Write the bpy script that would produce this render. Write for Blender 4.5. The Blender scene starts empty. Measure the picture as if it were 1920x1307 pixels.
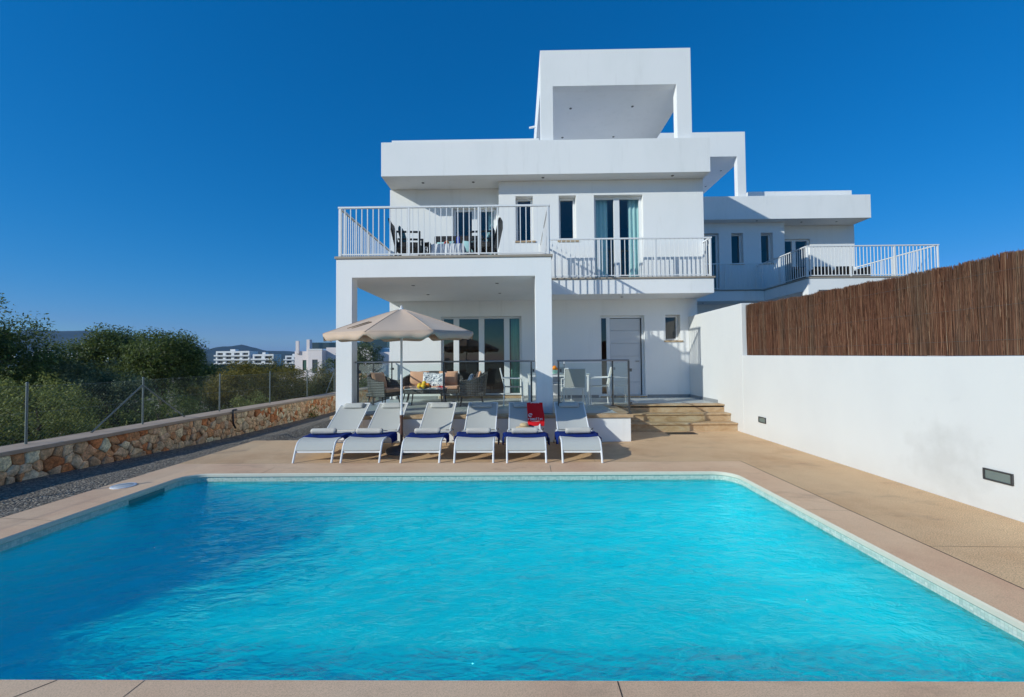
import bpy, bmesh, math, random
import numpy as np
from mathutils import Vector, Matrix, noise
random.seed(7); R_ = np.random.RandomState(7)
rad = math.radians
sc = bpy.context.scene; COL = sc.collection
# ---------------------------------------------------------------- camera
cd = bpy.data.cameras.new('camera'); cam = bpy.data.objects.new('camera', cd); COL.objects.link(cam)
cd.sensor_width = 36; cd.lens = 15.0; cd.clip_start = .05; cd.clip_end = 12000
def cam_axes(yaw, pitch, roll):
    cy, sy = math.cos(yaw), math.sin(yaw); cp, sp = math.cos(pitch), math.sin(pitch); cr, sr = math.cos(roll), math.sin(roll)
    F = Vector((-sy*cp, cy*cp, sp)); R = Vector((cy, sy, 0)); U = R.cross(F)
    return R*cr+U*sr, U*cr-R*sr, F
cR, cU, cF = cam_axes(rad(.80188), rad(1.59275), rad(-.49051))
cam.matrix_world = Matrix(((cR.x, cU.x, -cF.x, 0), (cR.y, cU.y, -cF.y, 0), (cR.z, cU.z, -cF.z, 1.6), (0, 0, 0, 1)))
sc.camera = cam
# ---------------------------------------------------------------- light
SUN = Vector((1.55, 1., -.873)).normalized()          # direction the light travels
elev = math.asin(-SUN.z)
sd = bpy.data.lights.new('sun', 'SUN'); sd.energy = 3.6; sd.angle = rad(.5); sd.color = (.96, .98, .90)
so = bpy.data.objects.new('sun', sd); COL.objects.link(so); so.rotation_euler = SUN.to_track_quat('-Z', 'Y').to_euler()
w = bpy.data.worlds.new('World'); sc.world = w; w.use_nodes = True
wn = w.node_tree; wn.nodes.clear()
wo = wn.nodes.new('ShaderNodeOutputWorld'); wb = wn.nodes.new('ShaderNodeBackground'); sk = wn.nodes.new('ShaderNodeTexSky')
hs = wn.nodes.new('ShaderNodeHueSaturation')
sk.sky_type = 'NISHITA'; sk.sun_disc = False; sk.sun_elevation = elev
sk.sun_rotation = math.atan2(-SUN.x, -SUN.y)
sk.air_density = 1.0; sk.dust_density = .35; sk.ozone_density = 5.0; sk.altitude = 0
hs.inputs['Saturation'].default_value = 1.3; hs.inputs['Value'].default_value = 1.0
sp_ = wn.nodes.new('ShaderNodeSeparateColor'); cb_ = wn.nodes.new('ShaderNodeCombineColor'); wn.links.new(sk.outputs[0], hs.inputs['Color']); wn.links.new(hs.outputs[0], sp_.inputs[0])
for ch_, (am_, ex_) in enumerate(((.9, 1.3), (.585, .65), (.93, .65))):      # clearer, deeper blue than the model's default air
    m0 = wn.nodes.new('ShaderNodeMath'); m0.operation = 'MULTIPLY'; m0.inputs[1].default_value = .1; m1 = wn.nodes.new('ShaderNodeMath'); m1.operation = 'POWER'; m1.inputs[1].default_value = ex_
    m2 = wn.nodes.new('ShaderNodeMath'); m2.operation = 'MULTIPLY'; m2.inputs[1].default_value = am_*10
    m3 = wn.nodes.new('ShaderNodeMath'); m3.operation = 'MULTIPLY_ADD'; m3.inputs[1].default_value = 16.; m3.inputs[2].default_value = -16.*(.22, .22, .28)[ch_]     # the glow round the sun keeps its full strength
    m4 = wn.nodes.new('ShaderNodeMath'); m4.operation = 'MAXIMUM'; wn.links.new(m0.outputs[0], m3.inputs[0]); wn.links.new(m3.outputs[0], m4.inputs[0])
    wn.links.new(sp_.outputs[ch_], m0.inputs[0]); wn.links.new(m0.outputs[0], m1.inputs[0]); wn.links.new(m1.outputs[0], m2.inputs[0]); wn.links.new(m2.outputs[0], m4.inputs[1]); wn.links.new(m4.outputs[0], cb_.inputs[ch_])
wn.links.new(cb_.outputs[0], wb.inputs[0]); wb.inputs[1].default_value = .10
wn.links.new(wb.outputs[0], wo.inputs[0])
sc.view_settings.view_transform = 'Standard'; sc.view_settings.look = 'None'; sc.view_settings.exposure = 0.0; sc.view_settings.gamma = 1
sc.render.engine = 'CYCLES'
sc.cycles.max_bounces = 12; sc.cycles.diffuse_bounces = 6; sc.cycles.transparent_max_bounces = 24; sc.cycles.transmission_bounces = 8
sc.cycles.caustics_refractive = True; sc.cycles.caustics_reflective = False

# ---------------------------------------------------------------- helpers
def tag(o, label=None, cat=None, group=None, kind=None):
    if label: o['label'] = label
    if cat: o['category'] = cat
    if group: o['group'] = group
    if kind: o['kind'] = kind
    return o
def empty(name, loc=(0, 0, 0), rz=0):
    o = bpy.data.objects.new(name, None); COL.objects.link(o); o.location = loc; o.rotation_euler = (0, 0, rz)
    o.empty_display_size = .1
    return o
def wl(o):
    v = Vector((0, 0, 0))
    while o: v += Vector(o.location); o = o.parent
    return v
class MB:
    def __init__(s, xf=None): s.v = []; s.f = []; s.xf = xf; s.col = None
    def add(s, vs, fs):
        b = len(s.v)
        for p in vs: s.v.append(s.xf(p) if s.xf else tuple(p))
        for f in fs: s.f.append(tuple(i+b for i in f))
        return s
    def box(s, x0, x1, y0, y1, z0, z1):
        return s.add([(x0,y0,z0),(x1,y0,z0),(x1,y1,z0),(x0,y1,z0),(x0,y0,z1),(x1,y0,z1),(x1,y1,z1),(x0,y1,z1)],
                     [(0,3,2,1),(4,5,6,7),(0,1,5,4),(1,2,6,5),(2,3,7,6),(3,0,4,7)])
    def tube(s, pts, r, seg=8, cap=True, flat=None):
        pts = [Vector(p) for p in pts]; n = len(pts); rs = r if isinstance(r, (list, tuple)) else [r]*n
        vs = []; up = None
        for i, p in enumerate(pts):
            d = (pts[min(i+1, n-1)]-pts[max(i-1, 0)]).normalized()
            if up is None:
                up = Vector((0, 0, 1)) if abs(d.z) < .9 else Vector((1, 0, 0))
            a = d.cross(up).normalized(); b = a.cross(d).normalized(); up = b
            for k in range(seg):
                t = 2*math.pi*(k+.5)/seg
                vs.append(p+a*math.cos(t)*rs[i]+b*math.sin(t)*rs[i]*(flat or 1))
        fs = [(i*seg+k, i*seg+(k+1) % seg, (i+1)*seg+(k+1) % seg, (i+1)*seg+k) for i in range(n-1) for k in range(seg)]
        if cap: fs += [tuple(range(seg))[::-1], tuple((n-1)*seg+k for k in range(seg))]
        return s.add(vs, fs)
    def lathe(s, prof, c=(0, 0, 0), seg=20, sx=1, sy=1):
        n = len(prof); vs = []
        for r, z in prof:
            for k in range(seg):
                t = 2*math.pi*k/seg; vs.append((c[0]+r*math.cos(t)*sx, c[1]+r*math.sin(t)*sy, c[2]+z))
        fs = [(i*seg+k, i*seg+(k+1) % seg, (i+1)*seg+(k+1) % seg, (i+1)*seg+k) for i in range(n-1) for k in range(seg)]
        fs += [tuple(range(seg))[::-1], tuple((n-1)*seg+k for k in range(seg))]
        return s.add(vs, fs)
    def ball(s, c, r, seg=12, sx=1, sy=1, sz=1):
        n = max(5, seg//2); return s.lathe([(max(.001, r*math.sin(math.pi*i/n)), -r*sz*math.cos(math.pi*i/n)) for i in range(n+1)], c, seg, sx, sy)
    def grid(s, fn, nu, nv, flip=False):
        vs = [fn(i/nu, j/nv) for j in range(nv+1) for i in range(nu+1)]
        fs = [(j*(nu+1)+i, j*(nu+1)+i+1, (j+1)*(nu+1)+i+1, (j+1)*(nu+1)+i) for j in range(nv) for i in range(nu)]
        return s.add(vs, fs)
    def shell(s, fn, nu, nv, off):        # closed sheet with thickness; off = vector
        o = Vector(off)
        g = [Vector(fn(i/nu, j/nv)) for j in range(nv+1) for i in range(nu+1)]
        m = len(g); vs = g+[p+o for p in g]
        q = lambda i, j: j*(nu+1)+i
        fs = []
        for j in range(nv):
            for i in range(nu):
                a = (q(i,j), q(i+1,j), q(i+1,j+1), q(i,j+1)); fs.append(a); fs.append(tuple(k+m for k in a[::-1]))
        ring = [q(i,0) for i in range(nu+1)]+[q(nu,j) for j in range(1,nv+1)]+[q(i,nv) for i in range(nu-1,-1,-1)]+[q(0,j) for j in range(nv-1,0,-1)]
        for k in range(len(ring)):
            a, b = ring[k], ring[(k+1) % len(ring)]; fs.append((b, a, a+m, b+m))
        return s.add(vs, fs)
    def prism(s, poly, axis, a0, a1):     # poly in the two other axes
        n = len(poly)
        def P(p, a): return {'x': (a, p[0], p[1]), 'y': (p[0], a, p[1]), 'z': (p[0], p[1], a)}[axis]
        vs = [P(p, a0) for p in poly]+[P(p, a1) for p in poly]
        fs = [tuple(range(n))[::-1], tuple(range(n, 2*n))]+[(i, (i+1) % n, n+(i+1) % n, n+i) for i in range(n)]
        return s.add(vs, fs)
    def wall(s, x0, x1, z0, z1, y0, y1, holes):   # wall in the xz plane, y0 front .. y1 back, holes (xa,xb,za,zb)
        xs = sorted({x0, x1, *[h[0] for h in holes], *[h[1] for h in holes]}); zs = sorted({z0, z1, *[h[2] for h in holes], *[h[3] for h in holes]})
        nx, nz = len(xs), len(zs)
        solid = lambda i, j: 0 <= i < nx-1 and 0 <= j < nz-1 and not any(h[0]-1e-6 <= xs[i] and xs[i+1] <= h[1]+1e-6 and h[2]-1e-6 <= zs[j] and zs[j+1] <= h[3]+1e-6 for h in holes)
        vs = [(xs[i], y, zs[j]) for y in (y0, y1) for j in range(nz) for i in range(nx)]
        I = lambda k, i, j: k*nx*nz+j*nx+i
        fs = []
        for i in range(nx-1):
            for j in range(nz-1):
                if not solid(i, j): continue
                fs.append((I(0,i,j), I(0,i+1,j), I(0,i+1,j+1), I(0,i,j+1))); fs.append((I(1,i,j), I(1,i,j+1), I(1,i+1,j+1), I(1,i+1,j)))
                if not solid(i-1, j): fs.append((I(0,i,j), I(0,i,j+1), I(1,i,j+1), I(1,i,j)))
                if not solid(i+1, j): fs.append((I(0,i+1,j), I(1,i+1,j), I(1,i+1,j+1), I(0,i+1,j+1)))
                if not solid(i, j-1): fs.append((I(0,i,j), I(1,i,j), I(1,i+1,j), I(0,i+1,j)))
                if not solid(i, j+1): fs.append((I(0,i,j+1), I(0,i+1,j+1), I(1,i+1,j+1), I(1,i,j+1)))
        return s.add(vs, fs)
def link(name, mesh, mat, parent=None):
    o = bpy.data.objects.new(name, mesh); COL.objects.link(o)
    if mat: mesh.materials.append(mat)
    if parent: o.parent = parent
    return o
def build(name, mb, mat, parent=None, smooth=False, bevel=0, org=None, seg=2, fix=True):
    org = Vector(org) if org is not None else (wl(parent) if parent else Vector((0, 0, 0)))
    me = bpy.data.meshes.new(name)
    me.from_pydata([(p[0]-org.x, p[1]-org.y, p[2]-org.z) for p in mb.v], [], mb.f)
    if fix:
        bm = bmesh.new(); bm.from_mesh(me); bmesh.ops.recalc_face_normals(bm, faces=bm.faces); bm.to_mesh(me); bm.free()
    o = link(name, me, mat, parent)
    if not parent: o.location = org
    if smooth:
        me.polygons.foreach_set('use_smooth', [True]*len(me.polygons))
        if smooth == 'auto': me.set_sharp_from_angle(angle=rad(40))
    if bevel:
        m = o.modifiers.new('bevel', 'BEVEL'); m.width = bevel; m.segments = seg; m.limit_method = 'ANGLE'
    return o
def copy_tree(o, parent=None):
    c = o.copy(); COL.objects.link(c); c.parent = parent
    for ch in list(o.children): copy_tree(ch, c)
    return c
def np_mesh(name, V, F, mat, parent=None, cols=None, org=(0, 0, 0)):
    V = np.asarray(V, dtype=np.float32)-np.asarray(org, dtype=np.float32); F = np.asarray(F, dtype=np.int32)
    me = bpy.data.meshes.new(name); k = F.shape[1]
    me.vertices.add(len(V)); me.vertices.foreach_set('co', V.ravel())
    me.loops.add(F.size); me.loops.foreach_set('vertex_index', F.ravel())
    me.polygons.add(len(F)); me.polygons.foreach_set('loop_start', np.arange(0, F.size, k, dtype=np.int32)); me.polygons.foreach_set('loop_total', np.full(len(F), k, dtype=np.int32))
    me.update(calc_edges=True)
    if cols is not None:
        a = me.color_attributes.new('tint', 'FLOAT_COLOR', 'POINT'); c = np.ones((len(V), 4), dtype=np.float32); c[:, :3] = cols; a.data.foreach_set('color', c.ravel())
    o = link(name, me, mat, parent)
    if not parent: o.location = org
    return o

# ---------------------------------------------------------------- materials
class NT:
    def __init__(s, name):
        s.m = bpy.data.materials.new(name); s.m.use_nodes = True; s.t = s.m.node_tree; s.t.nodes.clear()
        s.out = s.n('ShaderNodeOutputMaterial')
    def n(s, typ, **kw):
        nd = s.t.nodes.new(typ)
        for k, v in kw.items():
            if k[0] == '_': setattr(nd, k[1:], v)
            else: s.set(nd, k.replace('__', ' '), v)
        return nd
    def set(s, nd, k, v):
        inp = nd.inputs[int(k[1:])] if k[0] == 'i' and k[1:].isdigit() else nd.inputs[k]
        if isinstance(v, bpy.types.NodeSocket): s.t.links.new(v, inp)
        elif isinstance(v, bpy.types.Node): s.t.links.new(v.outputs[0], inp)
        elif isinstance(v, (tuple, list)) and len(v) == 3 and inp.type == 'RGBA': inp.default_value = (*v, 1)
        else: inp.default_value = v
    def pos(s, scale=(1, 1, 1), obj=True):
        c = s.n('ShaderNodeTexCoord') if obj else s.n('ShaderNodeNewGeometry')
        mp = s.n('ShaderNodeMapping'); s.t.links.new(c.outputs['Object' if obj else 'Position'], mp.inputs[0]); mp.inputs['Scale'].default_value = scale
        return mp
    def noise(s, scale, detail=4, rough=.55, vec=None, dist=0):
        nd = s.n('ShaderNodeTexNoise', Scale=scale, Detail=detail, Roughness=rough, Distortion=dist)
        s.t.links.new((vec or s.pos()).outputs[0], nd.inputs['Vector']); return nd
    def ramp(s, fac, stops):
        r = s.n('ShaderNodeValToRGB', Fac=fac); e = r.color_ramp.elements
        while len(e) < len(stops): e.new(.5)
        for i, (p, c) in enumerate(stops):
            e[i].position = p; e[i].color = (*c, 1) if len(c) == 3 else c
        return r
    def mix(s, fac, a, b, mode='MIX'):
        return s.n('ShaderNodeMixRGB', _blend_type=mode, Fac=fac, Color1=a, Color2=b)
    def math(s, op, a, b=0.):
        return s.n('ShaderNodeMath', _operation=op, i0=a, i1=b)
    def bump(s, h, strength=.3, dist=.01, normal=None):
        b = s.n('ShaderNodeBump', Strength=strength, Distance=dist, Height=h)
        if normal: s.t.links.new(normal.outputs[0], b.inputs['Normal'])
        return b
    def bsdf(s, **kw):
        p = s.n('ShaderNodeBsdfPrincipled', **kw); s.t.links.new(p.outputs[0], s.out.inputs[0]); return p
    def fin(s, sh): s.t.links.new(sh.outputs[0], s.out.inputs[0]); return s.m
G3 = lambda v: (v, v, v)
def simple(name, col, rough=.5, metal=0., var=.12, scale=6., bump=0., bscale=80., spec=.5):
    t = NT(name); nz = t.noise(scale, 5)
    c = t.mix(nz.outputs[0], tuple(x*(1-var) for x in col), tuple(min(1, x*(1+var)) for x in col))
    p = t.bsdf(Base__Color=c, Roughness=rough, Metallic=metal); p.inputs['Specular IOR Level'].default_value = spec
    if bump: t.set(p, 'Normal', t.bump(t.noise(bscale, 3), bump, .005))
    return t.m
def m_stucco(name='white_stucco', base=.85):
    t = NT(name)
    big = t.noise(.7, 6, .6, t.pos((1, 1, .45)))
    c = t.ramp(big.outputs[0], [(.25, (base*.93, base*.94, base*.93)), (.5, (base, base*1.0, base*.995)), (.8, (base*1.03, base*1.02, base))])
    st = t.noise(1.6, 6, .65, t.pos((3, 3, .35)))
    sr = t.ramp(st.outputs[0], [(.56, G3(0)), (.80, G3(1))])
    c = t.mix(t.math('MULTIPLY', sr.outputs[0], .22), c, (.50, .50, .47))
    p = t.bsdf(Base__Color=c, Roughness=.85); p.inputs['Specular IOR Level'].default_value = .25
    b1 = t.bump(t.noise(9, 4), .25, .008); t.set(p, 'Normal', t.bump(t.noise(130, 3), .25, .003, b1))
    return t.m
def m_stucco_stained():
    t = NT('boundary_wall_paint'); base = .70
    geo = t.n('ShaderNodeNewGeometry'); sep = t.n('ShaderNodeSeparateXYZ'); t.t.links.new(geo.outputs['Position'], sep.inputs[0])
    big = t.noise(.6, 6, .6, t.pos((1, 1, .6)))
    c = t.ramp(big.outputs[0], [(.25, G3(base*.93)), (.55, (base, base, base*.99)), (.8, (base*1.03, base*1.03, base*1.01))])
    # damp grey patches low on the wall near the lamp
    d = t.n('ShaderNodeVectorMath', _operation='DISTANCE', i0=geo.outputs['Position'], i1=(4.85, 4.95, .42))
    dn = t.math('ADD', d.outputs['Value'], t.math('MULTIPLY', t.math('SUBTRACT', t.noise(5, 5).outputs[0], .5), 1.1))
    pr = t.ramp(dn, [(.05, G3(1)), (.55, G3(0))])
    c = t.mix(t.math('MULTIPLY', pr.outputs[0], .32), c, (.42, .41, .39))
    lo = t.n('ShaderNodeMapRange', i0=sep.outputs['Z'], i1=.0, i2=.35, i3=1., i4=0.)
    c = t.mix(t.math('MULTIPLY', lo.outputs[0], t.math('MULTIPLY', t.noise(3.5, 6, .7).outputs[0], .35)), c, (.52, .47, .40))
    p = t.bsdf(Base__Color=c, Roughness=.85); p.inputs['Specular IOR Level'].default_value = .25
    b1 = t.bump(t.noise(5, 4), .3, .012); t.set(p, 'Normal', t.bump(t.noise(120, 3), .25, .003, b1))
    return t.m
def m_deck(name, a, b, c3, grain, bumps):
    t = NT(name)
    big = t.noise(.8, 8, .66); mid = t.noise(5.5, 7, .72)
    c = t.ramp(big.outputs[0], [(.3, a), (.5, b), (.72, c3)])
    c = t.mix(t.math('MULTIPLY', mid.outputs[0], .42), c, tuple(x*.60 for x in b))
    sp = t.noise(grain, 2, .6); sr = t.ramp(sp.outputs[0], [(.34, G3(.50)), (.48, G3(.96)), (.66, G3(1.3))])
    c = t.mix(bumps, c, t.mix(1., c, sr, 'MULTIPLY'))
    st = t.noise(1.3, 8, .7, t.pos((1, 2.2, 1))); s2 = t.ramp(st.outputs[0], [(.55, G3(0)), (.72, G3(1))])
    c = t.mix(t.math('MULTIPLY', s2.outputs[0], .42), c, (.30, .19, .135))
    p = t.bsdf(Base__Color=c, Roughness=.8); p.inputs['Specular IOR Level'].default_value = .3
    t.set(p, 'Normal', t.bump(sp, .5*bumps, .006))
    return t.m
def m_gravel():
    t = NT('grey_gravel'); v = t.n('ShaderNodeTexVoronoi', Scale=42.); t.t.links.new(t.pos(obj=False).outputs[0], v.inputs['Vector'])
    s = t.n('ShaderNodeSeparateXYZ'); t.t.links.new(v.outputs['Color'], s.inputs[0])
    c = t.ramp(s.outputs['X'], [(0, (.085, .070, .052)), (.5, (.18, .150, .115)), (.85, (.30, .25, .195)), (1, (.50, .44, .34))])
    n = t.noise(1.1, 5); c = t.mix(t.math('MULTIPLY', n.outputs[0], .5), c, (.21, .18, .15))
    p = t.bsdf(Base__Color=c, Roughness=.9); p.inputs['Specular IOR Level'].default_value = .2
    iv = t.math('SUBTRACT', 1., v.outputs['Distance']); t.set(p, 'Normal', t.bump(iv, 1., .02)); return t.m
def m_stone_limestone(name='limestone_tread'):
    t = NT(name); n = t.noise(3., 7, .65, t.pos((1, 1.5, 2)), 1.2)
    c = t.ramp(n.outputs[0], [(.3, (.36, .22, .11)), (.5, (.55, .38, .22)), (.7, (.62, .50, .34))])
    v = t.noise(26, 5, .7); c = t.mix(t.math('MULTIPLY', v.outputs[0], .35), c, (.26, .15, .07))
    t.set(t.bsdf(Base__Color=c, Roughness=.6), 'Normal', t.bump(v, .25, .004)); return t.m
def m_tint(name, rough=.9, bump=.6, bscale=30., dark=.5):
    t = NT(name); a = t.n('ShaderNodeAttribute', _attribute_name='tint'); n = t.noise(bscale, 6, .7, t.pos(obj=False))
    n2 = t.noise(9., 5, .65, t.pos(obj=False)); r2 = t.ramp(n2.outputs[0], [(.35, G3(.62)), (.65, G3(1.2))])
    c = t.mix(1., a.outputs[0], t.ramp(n.outputs[0], [(.3, G3(dark)), (.6, G3(1.12))]), 'MULTIPLY'); c = t.mix(1., c, r2, 'MULTIPLY')
    p = t.bsdf(Base__Color=c, Roughness=rough); p.inputs['Specular IOR Level'].default_value = .2
    t.set(p, 'Normal', t.bump(n, bump, .012)); return t.m
def m_leaf(name, dark, mid, light, trans=.35):
    t = NT(name); g = t.n('ShaderNodeNewGeometry'); n = t.noise(1.1, 4, .6, t.pos(obj=False))
    f = t.math('ADD', t.math('MULTIPLY', g.outputs['Random Per Island'], .55), t.math('MULTIPLY', n.outputs[0], .6))
    c = t.ramp(f, [(.22, dark), (.55, mid), (.92, light)])
    d = t.n('ShaderNodeBsdfPrincipled', Base__Color=c, Roughness=.55); d.inputs['Specular IOR Level'].default_value = .3
    tr = t.n('ShaderNodeBsdfTranslucent', Color=t.mix(.5, c, light))
    mx = t.n('ShaderNodeMixShader', Fac=trans); t.t.links.new(d.outputs[0], mx.inputs[1]); t.t.links.new(tr.outputs[0], mx.inputs[2])
    return t.fin(mx)
def m_glass(name, tint, refl=1.0, f0=1.5, rough=0.):
    t = NT(name); tr = t.n('ShaderNodeBsdfTransparent', Color=tint)
    gl = t.n('ShaderNodeBsdfGlossy', Color=G3(1), Roughness=rough)
    fr = t.n('ShaderNodeFresnel', IOR=f0)
    n = t.noise(1.3, 2, .5); bp = t.bump(n, .06, .05); t.set(gl, 'Normal', bp)
    gb = t.n('ShaderNodeNewGeometry'); k = t.math('MULTIPLY', t.math('MINIMUM', t.math('MULTIPLY', fr, refl), 1.), t.math('SUBTRACT', 1., gb.outputs['Backfacing']))
    mx = t.n('ShaderNodeMixShader', Fac=k); t.t.links.new(tr.outputs[0], mx.inputs[1]); t.t.links.new(gl.outputs[0], mx.inputs[2])
    return t.fin(mx)
def m_water():
    t = NT('pool_water')
    g = t.n('ShaderNodeBsdfGlass', Color=(.52, 1.20, 1.25), Roughness=0., IOR=1.33)
    a = t.noise(2.2, 3, .55, t.pos((.8, 1.7, 1), False), .8); b = t.noise(6.5, 3, .6, t.pos((.8, 1.7, 1), False), 1.0); c = t.noise(22, 3, .65, t.pos((.8, 1.8, 1), False), .6)
    h = t.math('ADD', t.math('ADD', t.math('MULTIPLY', a.outputs[0], 1.05), t.math('MULTIPLY', b.outputs[0], .66)), t.math('MULTIPLY', c.outputs[0], .26))
    t.set(g, 'Normal', t.bump(h, 1., .105)); return t.fin(g)
def m_pooltile():
    t = NT('pool_mosaic'); geo = t.n('ShaderNodeNewGeometry')
    vec = t.pos(obj=False)
    n = t.noise(2., 5, .6, vec); v = t.n('ShaderNodeTexVoronoi', Scale=26., _distance='CHEBYCHEV'); v.inputs['Randomness'].default_value = 0.; t.t.links.new(vec.outputs[0], v.inputs['Vector'])
    g = t.ramp(v.outputs['Distance'], [(.43, G3(1)), (.49, G3(.86))])
    w = t.n('ShaderNodeTexWhiteNoise'); t.t.links.new(v.outputs['Position'], w.inputs['Vector'])
    c = t.mix(w.outputs['Value'], (.01, .94, .98), (.03, .98, 1.)); c = t.mix(t.ramp(n.outputs[0], [(.42, G3(0)), (.66, G3(.75))]).outputs[0], c, (.01, .74, .84)); c = t.mix(1., c, g, 'MULTIPLY')
    t.bsdf(Base__Color=c, Roughness=.35); return t.m
def m_linetile():
    t = NT('waterline_mosaic'); vec = t.pos(obj=False)
    v = t.n('ShaderNodeTexVoronoi', Scale=44., _distance='CHEBYCHEV'); v.inputs['Randomness'].default_value = 0.; t.t.links.new(vec.outputs[0], v.inputs['Vector'])
    w = t.n('ShaderNodeTexWhiteNoise'); t.t.links.new(v.outputs['Position'], w.inputs['Vector'])
    c = t.ramp(w.outputs['Value'], [(0, (.42, .54, .47)), (.5, (.54, .64, .56)), (1, (.64, .69, .60))])
    c = t.mix(1., c, t.ramp(v.outputs['Distance'], [(.40, G3(1)), (.49, G3(.78))]), 'MULTIPLY'); t.bsdf(Base__Color=c, Roughness=.3); return t.m
def m_tiles(name, col, joint, sx, sy, rough=.45):
    t = NT(name); b = t.n('ShaderNodeTexBrick', Scale=1., Color1=col, Color2=tuple(x*.93 for x in col), Mortar=joint)
    b.offset = 0.; b.inputs['Mortar Size'].default_value = .004; b.inputs['Brick Width'].default_value = sx; b.inputs['Row Height'].default_value = sy
    t.t.links.new(t.pos(obj=False).outputs[0], b.inputs['Vector'])
    c = t.mix(t.math('MULTIPLY', t.noise(3., 6, .6).outputs[0], .3), b.outputs[0], tuple(x*.7 for x in col)); t.bsdf(Base__Color=c, Roughness=rough); return t.m
def m_wicker(name, col):
    t = NT(name); p = t.pos((1, 1, 1)); w1 = t.n('ShaderNodeTexWave', Scale=8., _bands_direction='Z', _wave_profile='TRI'); w2 = t.n('ShaderNodeTexWave', Scale=6., _bands_direction='X', _wave_profile='TRI')
    w3 = t.n('ShaderNodeTexWave', Scale=6., _bands_direction='Y', _wave_profile='TRI')
    for x in (w1, w2, w3): t.t.links.new(p.outputs[0], x.inputs['Vector'])
    h = t.math('MULTIPLY', t.math('ADD', w2.outputs['Fac'], w3.outputs['Fac']), w1.outputs['Fac'])
    c = t.mix(t.ramp(h, [(.15, G3(0)), (.7, G3(1))]).outputs[0], tuple(x*.35 for x in col), tuple(min(1, x*1.5) for x in col))
    t.set(t.bsdf(Base__Color=c, Roughness=.55), 'Normal', t.bump(h, .7, .012)); return t.m
def m_fabric(name, col, scale=300., var=.1, bump=.3, rough=.9, sheen=.15):
    t = NT(name); n = t.noise(5, 4); w = t.noise(scale, 2)
    c = t.mix(n.outputs[0], tuple(x*(1-var) for x in col), tuple(min(1, x*(1+var)) for x in col)); c = t.mix(.25, c, t.mix(1., c, t.ramp(w.outputs[0], [(.3, G3(.6)), (.7, G3(1.3))]), 'MULTIPLY'))
    p = t.bsdf(Base__Color=c, Roughness=rough); p.inputs['Sheen Weight'].default_value = sheen; p.inputs['Specular IOR Level'].default_value = .2
    t.set(p, 'Normal', t.bump(w, bump, .003)); return t.m
def m_floral():
    t = NT('floral_cushion_fabric'); v = t.n('ShaderNodeTexVoronoi', Scale=9.); t.t.links.new(t.pos().outputs[0], v.inputs['Vector']); n = t.noise(14, 4, .6, dist=1.5)
    c = t.ramp(n.outputs[0], [(.36, (.05, .06, .10)), (.44, (.22, .28, .36)), (.50, (.82, .80, .80)), (.75, (.86, .84, .84))]); c = t.mix(t.ramp(v.outputs['Distance'], [(.12, G3(.8)), (.2, G3(0))]).outputs[0], c, (.45, .3, .4))
    t.bsdf(Base__Color=c, Roughness=.9); return t.m
def m_heather():
    t = NT('heather_twigs'); g = t.n('ShaderNodeNewGeometry'); s = t.n('ShaderNodeSeparateXYZ'); t.t.links.new(g.outputs['Position'], s.inputs[0])
    c = t.ramp(g.outputs['Random Per Island'], [(0, (.10, .046, .030)), (.35, (.17, .078, .050)), (.75, (.24, .118, .076)), (.94, (.32, .17, .10)), (1, (.48, .36, .25))])
    n = t.noise(1.7, 5, .6, t.pos((.2, 1.6, .12), False)); c = t.mix(t.math('MULTIPLY', t.ramp(n.outputs[0], [(.45, G3(0)), (.62, G3(1))]).outputs[0], .5), c, (.15, .115, .085))
    p = t.bsdf(Base__Color=c, Roughness=.9); p.inputs['Specular IOR Level'].default_value = .1; return t.m

M = {}
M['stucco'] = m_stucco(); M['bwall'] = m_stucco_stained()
M['deck'] = m_deck('exposed_aggregate_paving', (.60, .35, .185), (.76, .50, .285), (.82, .57, .335), 120., 1.)
M['coping'] = m_deck('coping_stone', (.72, .42, .265), (.83, .55, .345), (.87, .61, .40), 160., .35)
M['copedge'] = simple('coping_edge_white', (.66, .62, .50), .6, var=.08, scale=9)
M['gravel'] = m_gravel(); M['lime'] = m_stone_limestone()
M['ledge'] = simple('balcony_edge_tile', (.34, .29, .235), .6, var=.2, scale=9)
M['floor'] = m_tiles('terrace_tiles', (.52, .54, .52), (.2, .2, .2), .6, .6)
M['skirt'] = simple('grey_skirting', (.28, .29, .30), .5)
M['pvc'] = simple('white_window_frame', (.78, .79, .80), .35, var=.03)
M['door'] = simple('white_door_panel', (.60, .61, .63), .35, var=.03)
M['metalw'] = simple('white_painted_metal', (.80, .80, .80), .35, var=.03)
M['steel'] = simple('brushed_steel', (.30, .30, .31), .35, 1., var=.1)
M['dsteel'] = simple('dark_steel', (.09, .09, .095), .4, .6)
M['galv'] = simple('galvanised_steel', (.17, .20, .20), .5, .5, var=.25, scale=12)
M['wpane'] = m_glass('window_glass', (.90, .93, .93), 1.5, 1.6)
M['rglass'] = m_glass('balustrade_glass', (.955, .985, .972), 1.2, 1.45)
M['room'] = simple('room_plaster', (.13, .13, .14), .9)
M['curt'] = m_fabric('teal_curtain', (.60, .86, .84), 200); M['curtg'] = m_fabric('green_curtain', (.22, .52, .42), 200)
M['water'] = m_water(); M['ptile'] = m_pooltile(); M['ltile'] = m_linetile()
M['sling'] = m_fabric('grey_mesh_sling', (.50, .50, .47), 380, .04, .2); M['towel'] = m_fabric('navy_towel', (.003, .022, .17), 260, .2, .8, .95, 0.)
M['roll'] = m_fabric('beige_towel', (.62, .58, .52), 200, .15, 1.)
M['canopy'] = m_fabric('sand_canopy_cloth', (.62, .455, .335), 350, .06, .15); M['red'] = m_fabric('red_bag_cloth', (.68, .008, .015), 200, .1, .2)
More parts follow.
